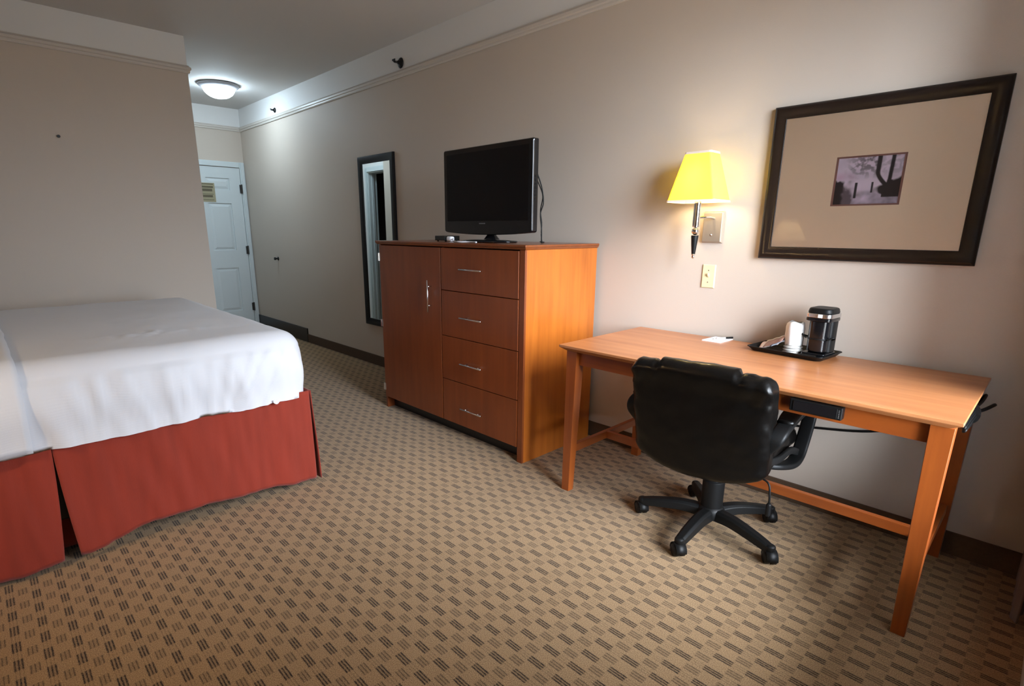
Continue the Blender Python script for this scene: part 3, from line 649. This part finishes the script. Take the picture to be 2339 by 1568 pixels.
for k in range(4):
    o = .008*k
    tube(bm, [(xb+.008+o*.4, -.47, .690-o*1.2), (xb+.014+o*.3, -.40, .700-o*1.2), (xb+.018+o*.3, -.32, .704-o), (xb+.014, -.25, .700-o), (xb+.010+o*.3, -.21, .690-o), (xb+.016, -.26, .680-o), (xb+.020, -.35, .676-o), (xb+.012, -.43, .672-o), (xb+.008+o*.4, -.47, .690-o*1.2)], .0045, 6, 8)
tube(bm, [(xb+.015, -.34, .70), (xb+.030, -.24, .712), (xb+.034, -.17, .722), (xb+.028, -.13, .712), (xb+.022, -.17, .700), (xb+.016, -.26, .690)], .0045)
obj('cord', bm, M_black, t, smooth=True)
bm = B(); tube(bm, [(xb+.018, -.33, .69), (xb+.042, -.25, .690), (xb+.062, -.17, .694)], .006); obj('tie_end', bm, M_black, t, smooth=True)
bm = B(); sweep(bm, [(xb+.012+.020*math.cos(a), -.33, .688+.030*math.sin(a)) for a in [2*math.pi*i/20 for i in range(21)]], [(-.008, -.0015), (.008, -.0015), (.008, .0015), (-.008, .0015)], (0, 1, 0)); obj('wrap', bm, M_black, t)

# notepad and pen
def slab(name, m, par, pts, z0, z1, **k):
    bm = B(); hexa(bm, [(a, b, z0) for a, b in pts], [(a, b, z1) for a, b in pts]); return obj(name, bm, m, par, **k)
t = thing('notepad', 'small white notepad lying on the desk near the wall', 'notepad', (-1.14, -.07, DH))
np_ = [(-1.200, -.150), (-1.108, -.150), (-1.100, -.020), (-1.192, -.020)]
for k in range(3): slab('page', M_paper, t, np_, DH+.0005+.0016*k, DH+.0019+.0016*k) if k < 1 else None
slab('pad', M_paper, t, np_, DH+.002, DH+.005)
bm = B(); box(bm, -1.172, -1.166, -.098, -.090, DH+.005, DH+.0054); obj('emblem', bm, M_black, t, label='small dark emblem')
t = thing('pen', 'white pen with dark cap resting on the notepad', 'pen', (-1.13, -.06, DH+.005))
bm = B(); sweep(bm, [(-1.155, -.085, DH+.0095), (-1.128, -.045, DH+.0095)], circ(.0040, 10)); obj('barrel', bm, M_paper, t, smooth=True)
bm = B(); sweep(bm, [(-1.128, -.045, DH+.0095), (-1.106, -.012, DH+.0100)], circ(.0048, 10)); obj('cap', bm, M_black, t, smooth=True)

# tray
t = thing('serving_tray', 'black plastic tray holding the coffee things on the desk', 'tray', (-.79, -.12, DH))
c = Vector((-.787, -.122)); ang = math.radians(-6); TW, TD = .325, .215
ca, sa = math.cos(ang), math.sin(ang)
def TR(a, b): return (c.x+a*ca-b*sa, c.y+a*sa+b*ca)
bm = B(); rs = []
for w_, d_, z in ((TW-.05, TD-.05, 0), (TW-.03, TD-.03, .001), (TW-.004, TD-.004, .017), (TW+.004, TD+.004, .019), (TW+.004, TD+.004, .022), (TW-.008, TD-.008, .022), (TW-.034, TD-.034, .0045), (TW-.05, TD-.05, .004)):
    rs.append([bm.verts.new((*TR(a, b), DH+.0005+z)) for a, b in rrect(w_, d_, .022, 6)])
for a, b in zip(rs, rs[1:]):
    for k in range(len(a)): bm.faces.new((a[k], a[(k+1) % len(a)], b[(k+1) % len(b)], b[k]))
bm.faces.new(rs[0][::-1]); bm.faces.new(rs[-1]); obj('tray_body', bm, M_black, t, smooth=False, bevel=.0008)
TZ = DH+.0048
# coffee maker
kx, ky = TR(.103, .000)
t = thing('coffee_maker', 'black single-cup coffee maker with silver band on the tray', 'coffee maker', (kx, ky, TZ)); t.rotation_euler = (0, 0, ang)
def KB(name, m, w_, d_, z0, z1, r, cx=0, cy=0, label=None, taper=1, par=None, bev=.003):
    w_ *= .90; d_ *= .88; cx *= .9; cy *= .88; z0 *= .92; z1 *= .92
    bm = B(); A = [bm.verts.new((*TR(.103+cx+a, cy+b), TZ+z0)) for a, b in rrect(w_, d_, r, 6)]; Bq = [bm.verts.new((*TR(.103+cx+a*taper, cy+b*taper), TZ+z1)) for a, b in rrect(w_, d_, r, 6)]
    bm.faces.new(A[::-1]); bm.faces.new(Bq)
    for k in range(len(A)): bm.faces.new((A[k], A[(k+1) % len(A)], Bq[(k+1) % len(A)], Bq[k]))
    return obj(name, bm, m, par or t, bevel=bev, label=label)
KB('base', M_gloss, .108, .140, 0, .024, .016)
KB('tower', M_black, .100, .075, .024, .185, .018, cy=.030)
KB('mug_sleeve', M_gloss, .086, .070, .030, .172, .030, cy=-.026, taper=1.02, label='glossy black front sleeve')
KB('head', M_gloss, .112, .138, .172, .188, .022)
KB('silver_band', M_steel, .115, .142, .188, .208, .024, label='silver band')
KB('lid', M_black, .112, .138, .208, .232, .030, taper=.90, bev=.006)
KB('badge', M_paper, .018, .004, .191, .206, .001, cx=.012, cy=-.0725, bev=0, label='small bright badge')
KB('drip_trim', M_steel, .070, .006, .010, .015, .001, cx=-.016, cy=-.071, bev=0)
bm = B()
for s in (-1, 1):
    tube(bm, [(*TR(.103+s*.044, .01), TZ+.078), (*TR(.103+s*.060, -.01), TZ+.086), (*TR(.103+s*.064, -.03), TZ+.094), (*TR(.103+s*.041, -.040), TZ+.082)], .0035)
sweep(bm, [(*TR(.103+.040*math.cos(a), -.023+.034*math.sin(a)), TZ+.082) for a in [2*math.pi*i/32 for i in range(33)]], rrect(.004, .006, .001))
obj('carry_band', bm, M_black, t, smooth=True)
# cups (stack)
x_, y_ = TR(.006, -.022)
CUPS = ['clear plastic cup at the very bottom of the stack beside the coffee maker', 'clear plastic cup second from the bottom beside the coffee maker', 'clear plastic cup third from the bottom, just under the wrapped cup', 'white wrapped cup topping the stack beside the coffee maker']
M_clear = mat('cup_plastic', srgb(196, 192, 186), .15, coat=.5)
for k, lab in enumerate(CUPS):
    z = TZ+.0005+.0125*k; cup = thing('disposable_cup', lab, 'cup', (x_, y_, z), 'cups on the tray')
    bm = B()
    if k < 3: lathe(bm, [(.036-.0008*k, 0), (.0405-.0008*k, .002), (.0405-.0008*k, .005), (.0365-.0008*k, .007), (.0355-.0008*k, .0118)], (x_, y_, z), 36)
    else: lathe(bm, [(.034, 0), (.033, .02), (.032, .080), (.030, .088), (.026, .094), (.004, .096)], (x_, y_, z), 40)
    obj('cup_body', bm, M_clear if k < 3 else M_cup, cup, smooth=k == 3)
    if k == 3:
        bm = B(); R_ = []
        for f, rr, zz in ((0, .0350, .002), (1, .0372, .04), (2, .0372, .078), (3, .034, .096), (4, .024, .103)):
            R_.append([bm.verts.new((x_+rr*(1+.03*math.sin(7*q+f)+.025*math.sin(13*q-2*f))*math.cos(q), y_+rr*(1+.03*math.sin(7*q+f)+.025*math.sin(13*q-2*f))*math.sin(q), z+zz+(.003*math.sin(3*q) if f > 2 else 0))) for q in [2*math.pi*i_/36 for i_ in range(36)]])
        for A_, B_ in zip(R_, R_[1:]):
            for q in range(36): bm.faces.new((A_[q], A_[(q+1) % 36], B_[(q+1) % 36], B_[q]))
        obj('wrapper', bm, M_cup, cup, smooth=True, label='crinkled white wrapper')
# packets leaning on the rim
pk = [('pale pink packet leaning on the left tray rim', srgb(222, 192, 180)), ('cream packet among the packets on the tray', srgb(226, 214, 192)), ('brownish packet in the pile of packets on the tray', srgb(150, 112, 100)), ('white packet lying at the left end of the tray', srgb(228, 226, 224)), ('silver-white long packet nearest the cups', srgb(176, 180, 188))]
for k, (lab, col) in enumerate(pk):
    a0, b0 = -.132+.013*k, -.020+(-.010, .012, -.022, .004, -.012)[k]; L2, W2_ = .078 if k < 4 else .085, (.045, .050, .042, .048, .050)[k]
    x_, y_ = TR(a0+.03, b0+.02)
    tt = thing('condiment_packet', lab, 'packet', (x_, y_, TZ), 'packets on the tray')
    dirv = Vector((*TR(1, (.10, .35, -.05, .22, .12)[k]), 0))-Vector((*TR(0, 0), 0)); dirv.normalize(); sd = Vector((-dirv.y, dirv.x, 0)); zt = .030+.006*k
    p0 = Vector((*TR(a0, b0), TZ+.013+.0045*k)); bm = B()
    def pf(u, v, p0=p0, dirv=dirv, sd=sd, zt=zt, L2=L2, W2_=W2_): return p0+dirv*(L2*u)+sd*(W2_*(v-.5)*.86)+Vector((0, 0, zt*u+W2_*(v-.5)*.5+.003*math.sin(math.pi*v)+.0012*math.sin(u*17)))
    grid(bm, 14, 8, pf); obj('pouch', bm, mat('packet_%d' % k, col, .4), tt, smooth=True, solid=.003)
    bm = B(); grid(bm, 1, 8, lambda u, v: pf(.94+.1*u, v)+Vector((0, 0, .001))); obj('crimp', bm, mat('packet_crimp_%d' % k, tuple(min(1, q*1.15) for q in col[:3])+(1,), .35), tt, smooth=True, solid=.001)

# ---------------------------------------------------------------- office chair (local frame, faces +y)
CHX, CHY, CHA = -.904, -.533, math.radians(6)
t = thing('office_chair', 'black leather swivel office chair pushed up to the desk', 'chair', (CHX, CHY, 0)); t.rotation_euler = (0, 0, CHA)
RT = Matrix.Translation((CHX, CHY, 0)) @ Matrix.Rotation(CHA, 4, 'Z')
def cobj(name, bm, m, par=None, **k): bm.transform(RT); return obj(name, bm, m, par or t, **k)
def back_fn(q, n):
    x, y, z = q
    u = (z-.37)/.45
    # lean back, round the lower edge, crease between the rolls
    y2 = y-.055*u+.03*(x/.26)**2*(1-u)
    if z < .60: z2 = .37+(z-.37)+.055*(abs(x)/.26)**2.6*max(0, (.60-z)/.23)
    else: z2 = z
    cr_ = sum(math.exp(-((x-s*.155)/.012)**2) for s in (-1, 1))
    cn = sum(math.exp(-((x-s*.150)/.007)**2) for s in (-1, 1))
    top = max(0, min(1, (z-.70)/.10))
    z2 -= .015*cn*top; z2 -= top*(.014*max(0, min(1, (abs(x)-.145)/.02))+.016*max(0, (abs(x)-.19)/.07)**2)
    if n.y < -.3: y2 += .004*cn*top
    if abs(n.x) > .4: y2 += .004*math.sin(z*70)*(z > .6); x += math.copysign(.010, x)*max(0, min(1, (z-.62)/.06))*(1 if y > -.27 else 0)-math.copysign(.006, x)*math.exp(-((y+.268)/.008)**2)
    if n.y > .2: y2 -= .016*cr_; y2 += .010*math.sin((z-.4)*30)
    y2 -= .016*top*(n.y < 0)*math.sin(math.pi*min(1, max(0, (z-.70)/.13)))
    w_ = .004*noise.noise(Vector((x*14, y*14, z*14)))+.002*noise.noise(Vector((x*40, y*40, z*40)))
    if z > .7: w_ += .003*math.sin(x*95+3*math.sin(z*22))*math.exp(-((abs(x)-.215)/.045)**2)
    return Vector((x, y2, z2))+n*w_*(1 if n.z > -.2 else .4)
bm = B(); rbox(bm, -.262, .262, -.310, -.225, .350, .825, .038, .0125, back_fn); cobj('backrest', bm, M_leather, smooth=True)
# side roll cushions in front of the shell
def seat_fn(q, n):
    w_ = .006*noise.noise(Vector(q)*12); x, y, z = q
    z += .012*math.cos(x*6)*(n.z > .3)-.020*max(0, (y-.12)/.1)**2*.6; return Vector((x, y, z))+n*w_
bm = B(); rbox(bm, -.255, .255, -.235, .245, .395, .500, .045, .02, seat_fn); cobj('seat', bm, M_leather, smooth=True)
bm = B(); box(bm, -.20, .20, -.18, .20, .375, .400); box(bm, -.09, .09, -.13, .12, .335, .376); cobj('seat_plate', bm, M_black, bevel=.006)
for s in (-1, 1):
    pth = smooth_path([(s*.235, -.255, .520), (s*.272, -.272, .578), (s*.282, -.225, .606), (s*.283, -.10, .612), (s*.283, .06, .602), (s*.283, .20, .578), (s*.283, .262, .548), (s*.282, .262, .505), (s*.280, .205, .425), (s*.277, .150, .372), (s*.268, .06, .366), (s*.235, -.04, .385), (s*.18, -.06, .388)], 7)
    bm = B(); sweep(bm, pth, rrect(.024, .054, .009, 3), (s, .0001, 0)); 
    ob = cobj('armrest', bm, M_black, smooth=True)
    bm = B(); pth2 = smooth_path([(s*.282, -.21, .624), (s*.283, -.10, .631), (s*.283, .06, .621), (s*.283, .20, .596)], 7); sweep(bm, pth2, rrect(.064, .024, .010, 3), (0, 0, 1), lambda f: .75+.25*math.sin(math.pi*min(1, f*1.2+.1)) if f < .9 else .8); cobj('arm_pad', bm, M_leather, ob, smooth=True)
    bm = B(); sweep(bm, smooth_path([(s*.276, .135, .40), (s*.270, .02, .440), (s*.262, -.12, .448), (s*.25, -.24, .470)], 6), rrect(.016, .030, .006), (0, 0, 1)); cobj('arm_brace', bm, M_black, ob, smooth=True)
bm = B(); lathe(bm, [(.040, .105), (.046, .110), (.046, .235), (.038, .240), (.038, .300), (.030, .305), (.030, .338)], (0, 0, 0), 32); cobj('column', bm, M_black, bevel=.001)
bm = B(); sweep(bm, smooth_path([(0, -.10, .345), (0, -.20, .340), (0, -.262, .380), (0, -.285, .46)], 6), rrect(.075, .018, .006), (0, 0, 1)); cobj('back_bracket', bm, M_black, smooth=True)
bm = B(); tube(bm, [(.10, -.08, .350), (.20, -.11, .350), (.240, -.125, .340), (.250, -.13, .300), (.252, -.128, .262)], .004); rbox(bm, .243, .261, -.138, -.118, .205, .262, .007, .006); cobj('height_lever', bm, M_black, smooth=True)
bm = B(); lathe(bm, [(.020, -.03), (.026, -.025), (.026, .02), (.02, .03)], (-.03, .06, .305), 16); cobj('tension_knob', bm, M_black, smooth=True)
bm = B(); lathe(bm, [(.046, .060), (.058, .066), (.058, .098), (.050, .112), (.042, .118)], (0, 0, 0), 32); cobj('hub', bm, M_black, bevel=.001)
for k in range(5):
    a = math.radians(272+72*k)-CHA; dx, dy = math.cos(a), math.sin(a)
    P3 = lambda r, z, dx=dx, dy=dy: (dx*r, dy*r, z)
    bm = B(); pth = smooth_path([P3(.035, .088), P3(.12, .092), P3(.21, .082), P3(.268, .072), P3(.297, .066)], 6)
    sweep(bm, pth, [(-.028, -.022), (.028, -.022), (.025, .010), (.014, .019), (-.014, .019), (-.025, .010)], (0, 0, 1), lambda f: 1.15-.40*f)
    lathe(bm, [(.017, -.012), (.020, -.006), (.020, .010), (.012, .016)], P3(.297, .066), 16)
    lg = cobj('base_leg', bm, M_black, smooth=False, bevel=.003)
    bm = B(); phi = a+[.9, -.6, 1.3, .4, 2.2][k]; R = Matrix.Translation(P3(.300, 0)) @ Matrix.Rotation(phi, 4, 'Z')
    b2 = B()
    for s in (-1, 1):
        v0 = len(b2.verts); lathe(b2, [(.010, 0), (.025, .001), (.0275, .005), (.0275, .016), (.024, .021), (.004, .022)], (0, 0, 0), 24)
        vs = list(b2.verts)[v0:] if False else [v for i_, v in enumerate(b2.verts) if i_ >= v0]
        bmesh.ops.rotate(b2, matrix=Matrix.Rotation(s*math.pi/2, 3, 'X'), verts=vs); bmesh.ops.translate(b2, vec=(0, -s*.003, .0275), verts=vs)
    b2.transform(R); b2.transform(RT); cs = obj('caster', b2, M_black, lg, smooth=True)
    b3 = B(); n = 10
    A_ = [[b3.verts.new((.0315*math.cos(q), y, .0275+.0315*math.sin(q))) for q in [math.radians(-8+196*i_/n) for i_ in range(n+1)]] for y in (-.022, .022)]
    for i_ in range(n): b3.faces.new((A_[0][i_], A_[0][i_+1], A_[1][i_+1], A_[1][i_]))
    b3.transform(R); b3.transform(RT); obj('caster_hood', b3, M_black, lg, smooth=True, solid=.003)

# ---------------------------------------------------------------- bed
EX0, EX1, EY0, EY1 = -4.46, -2.53, -3.64, -1.60
t = thing('bed', 'large bed with white sheets and rust red bed skirt on the left', 'bed', ((EX0+EX1)/2, (EY0+EY1)/2, 0))
bx('box_spring', M_cove, t, EX0+.04, EX1-.05, EY0+.02, EY1-.05, .16, .495, bevel=.02)
bm = B(); rbox(bm, EX0+.02, EX1-.02, EY0+.02, EY1-.02, .500, .785, .06, .08); obj('mattress', bm, M_sheet, t, smooth=True)
for x in (EX0+.12, EX1-.15):
    for y in (EY0+.12, EY1-.15): bx('bed_leg', M_cove, t, x-.03, x+.03, y-.03, y+.03, 0, .165)
nz = noise.noise
# skirt panels
HEM = lambda y: .02+.045*math.exp(-((y+2.30)/.22)**2)+.030*math.exp(-((y+1.95)/.25)**2)+.004*math.sin(y*23)
def skirt_side(ya, yb, la, lb):
    bm = B()
    def f(u, v):
        y = ya+(yb-ya)*u+(la*(1-u)+lb*u)*(1-v)**1.6
        z = HEM(y)+(.500-HEM(y))*v
        out = .012*(1-v)+.014*(1-v)*nz(Vector((y*5.5, v*.5, 2)))+.012*nz(Vector((y*13+v*1.5, v*1.2, 7)))*(1-v*.4)+.005*nz(Vector((y*30, v*2, 17)))+.020*(1-v)*math.exp(-((y+2.52)/.10)**2)+.03*(1-v)*math.exp(-((y+2.75)/.12)**2)
        return (EX1-.012+out, y, z)
    grid(bm, 90, 26, f); return bm
sk = thing('bed_skirt', '', '', (0, 0, 0)); del sk['label'], sk['category']; sk.parent = t; sk.matrix_parent_inverse = pm(t).inverted()
obj('skirt_panel', skirt_side(EY1-.002, -2.627, 0, .022), M_rust, sk, smooth=True, solid=.004)
obj('skirt_panel', skirt_side(-2.628, EY0, -.030, 0), M_rust, sk, smooth=True, solid=.004)
bm = B(); grid(bm, 10, 10, lambda u, v: (EX1-.085, -2.50-.26*u, .03+.46*v)); obj('pleat_lining', bm, M_rust, sk, smooth=True, solid=.003)
bm = B(); grid(bm, 90, 20, lambda u, v: (EX1-.005+(EX0-EX1)*u, EY1+.004+.024*(1-v)+.008*nz(Vector((u*22, v, 4)))*(1-v), .012+.488*v)); obj('skirt_panel', bm, M_rust, sk, smooth=True, solid=.004)
bm = B(); grid(bm, 60, 8, lambda u, v: (EX0-.004-.01*(1-v), EY1+(EY0-EY1)*u, .015+.485*v)); obj('skirt_panel', bm, M_rust, sk, smooth=True, solid=.004)
# fitted sheet
def sheet_fn(off=0):
    def f(q, n):
        x, y, z = q; a = 0
        side = max(0, n.x)
        if z < .74:      # hanging faces: soft vertical folds, long slanted pulls near the foot corner
            a += .014*nz(Vector((y*6+z*.8, x*6, z*1.3)))+.008*nz(Vector((y*18+z*5, x*18, z*3)))+.004*nz(Vector((y*34+z*8, x*30, z*5)))
            for y0, sl, am in ((-1.68, .50, .014), (-1.76, .62, .013), (-1.84, .42, .009), (-1.95, .20, .008), (-2.03, .12, .006), (-2.14, .10, .007), (-2.23, -.12, .009), (-2.38, -.30, .008), (-2.45, .06, .007)):
                d_ = (y-(y0-sl*(.78-z)))/.012; a += am*math.exp(-d_*d_)*side
            a += .022*math.exp(-((z-.64)/.10)**2)*side
        else:
            a += .005*nz(Vector((x*3, y*3, 1)))+.002*nz(Vector((x*11, y*7, 3)))
            a += .010*math.exp(-((x+2.93)/.07)**2-((y+2.15)/.25)**2)*(nz(Vector((x*20, y*24, 3)))+.3)
        if z < .52: z += .008*nz(Vector((y*7, x*7, 2)))-.012
        p = Vector((x, y, z))+n*(a+off)
        return p
    return f
bm = B(); rbox(bm, EX0, EX1+.004, EY0, EY1+.002, .490, .812, .105, .016, sheet_fn(), rb=.0001)
tag(obj('bed_sheet', bm, M_sheet, smooth=True), 'smooth white fitted sheet stretched over the mattress', 'bed sheet')
def flat_prof():
    P_ = []; x1, x0, z0, z1, r = EX1+.016, EX0-.010, .486, .822, .105
    P_ += [(x1, z0+(z1-r-z0)*k/10) for k in range(10)]
    P_ += [(x1-r+r*math.cos(a), z1-r+r*math.sin(a)) for a in [math.pi/2*k/8 for k in range(9)]]
    P_ += [(x1-r+(x0+r-x1+r)*k/60, z1) for k in range(1, 60)]
    P_ += [(x0+r-r*math.sin(a), z1-r+r*math.cos(a)) for a in [math.pi/2*k/8 for k in range(9)]]
    P_ += [(x0, z1-r+(z0-z1+r)*k/10) for k in range(1, 11)]
    return P_
FP = flat_prof()
def flat_pt(u, v):
    x, z = FP[int(round(u*(len(FP)-1)))]; y = -2.678-.95*v+.006*nz(Vector((x*5, z*5, 2)))*(1-v)
    a = .004*nz(Vector((y*6, x*5, z*2)))
    if x > EX1-.02: a += .022*math.exp(-((z-.64)/.10)**2)+.006*nz(Vector((y*9, 1, z*2)))
    return (x+(a if x > EX1-.1 else 0), y, z+(a if z > .8 else 0))
bm = B(); grid(bm, len(FP)-1, 44, flat_pt)
tag(obj('flat_sheet', bm, M_sheet, smooth=True, solid=.004), 'second white sheet layer covering the head part of the bed', 'bed sheet')
bm = B(); grid(bm, 8, 6, lambda u, v: (EX1+.016+.004*math.sin(u*6), -1.795+.045*u, .500-.022*v*math.sin(math.pi*min(1, .15+u*.85))-.004)); tag(obj('sheet_tag', bm, M_paper, smooth=True, solid=.002), 'tiny white tag poking out below the fitted sheet near the foot corner', 'tag')

# ---------------------------------------------------------------- nightstand and table lamp (seen in the picture glass)
t = thing('nightstand', 'cherry wood nightstand beside the head of the bed', 'nightstand', (-2.14, -3.5, 0))
for x in (-2.42, -1.88): bx('side_panel', M_side, t, x, x+.02, -3.73, -3.30, 0, .59)
bx('back_panel', M_side, t, -2.40, -1.88, -3.74, -3.725, .04, .59)
bx('top_panel', M_edge, t, -2.44, -1.84, -3.745, -3.28, .59, .615, bevel=.003)
bx('kick_board', M_cove, t, -2.40, -1.88, -3.34, -3.325, 0, .07)
for z0, z1 in ((.075, .325), (.330, .585)):
    d = bx('drawer', M_front_shaded, t, -2.398, -1.882, -3.318, -3.30, z0, z1)
    bm = B(); sweep(bm, [(-2.23, -3.27, (z0+z1)/2), (-2.05, -3.27, (z0+z1)/2)], circ(.0048, 10))
    for x in (-2.20, -2.08): sweep(bm, [(x, -3.30, (z0+z1)/2), (x, -3.27, (z0+z1)/2)], circ(.0035, 8))
    obj('handle', bm, M_steel, d, smooth=True)
LX, LY, LZ = -2.07, -3.50, 1.194
t = thing('table_lamp', 'lit bedside table lamp with tapered shade, reflected in the picture glass', 'table lamp', (LX, LY, .616))
bm = B(); lathe(bm, [(.085, 0), (.088, .006), (.080, .018), (.030, .026), (.022, .04)], (LX, LY, .616), 32); obj('base', bm, M_nickel, t, smooth=True)
bm = B(); lathe(bm, [(.018, .04), (.030, .12), (.040, .25), (.030, .36), (.014, .44), (.012, .595)], (LX, LY, .616), 32); obj('body', bm, M_nickel, t, smooth=True)
sh = B(); R_ = []
for f in [k/8 for k in range(9)]:
    a = .145+(.052-.145)*f; R_.append([sh.verts.new((LX+p, LY+q, LZ+.215*f)) for p, q in rrect(2*a, 1.8*a, .008, 3)])
for a, b in zip(R_, R_[1:]):
    for k in range(len(a)): sh.faces.new((a[k], a[(k+1) % len(a)], b[(k+1) % len(b)], b[k]))
obj('lamp_shade', sh, M_shade2, t, label='cream tapered shade')
bm = B(); lathe(bm, [(.012, 0), (.014, .03), (.028, .08), (.028, .10), (.018, .125), (.002, .133)], (LX, LY, LZ+.015), 20); obj('bulb', bm, M_bulb2, t, smooth=True)
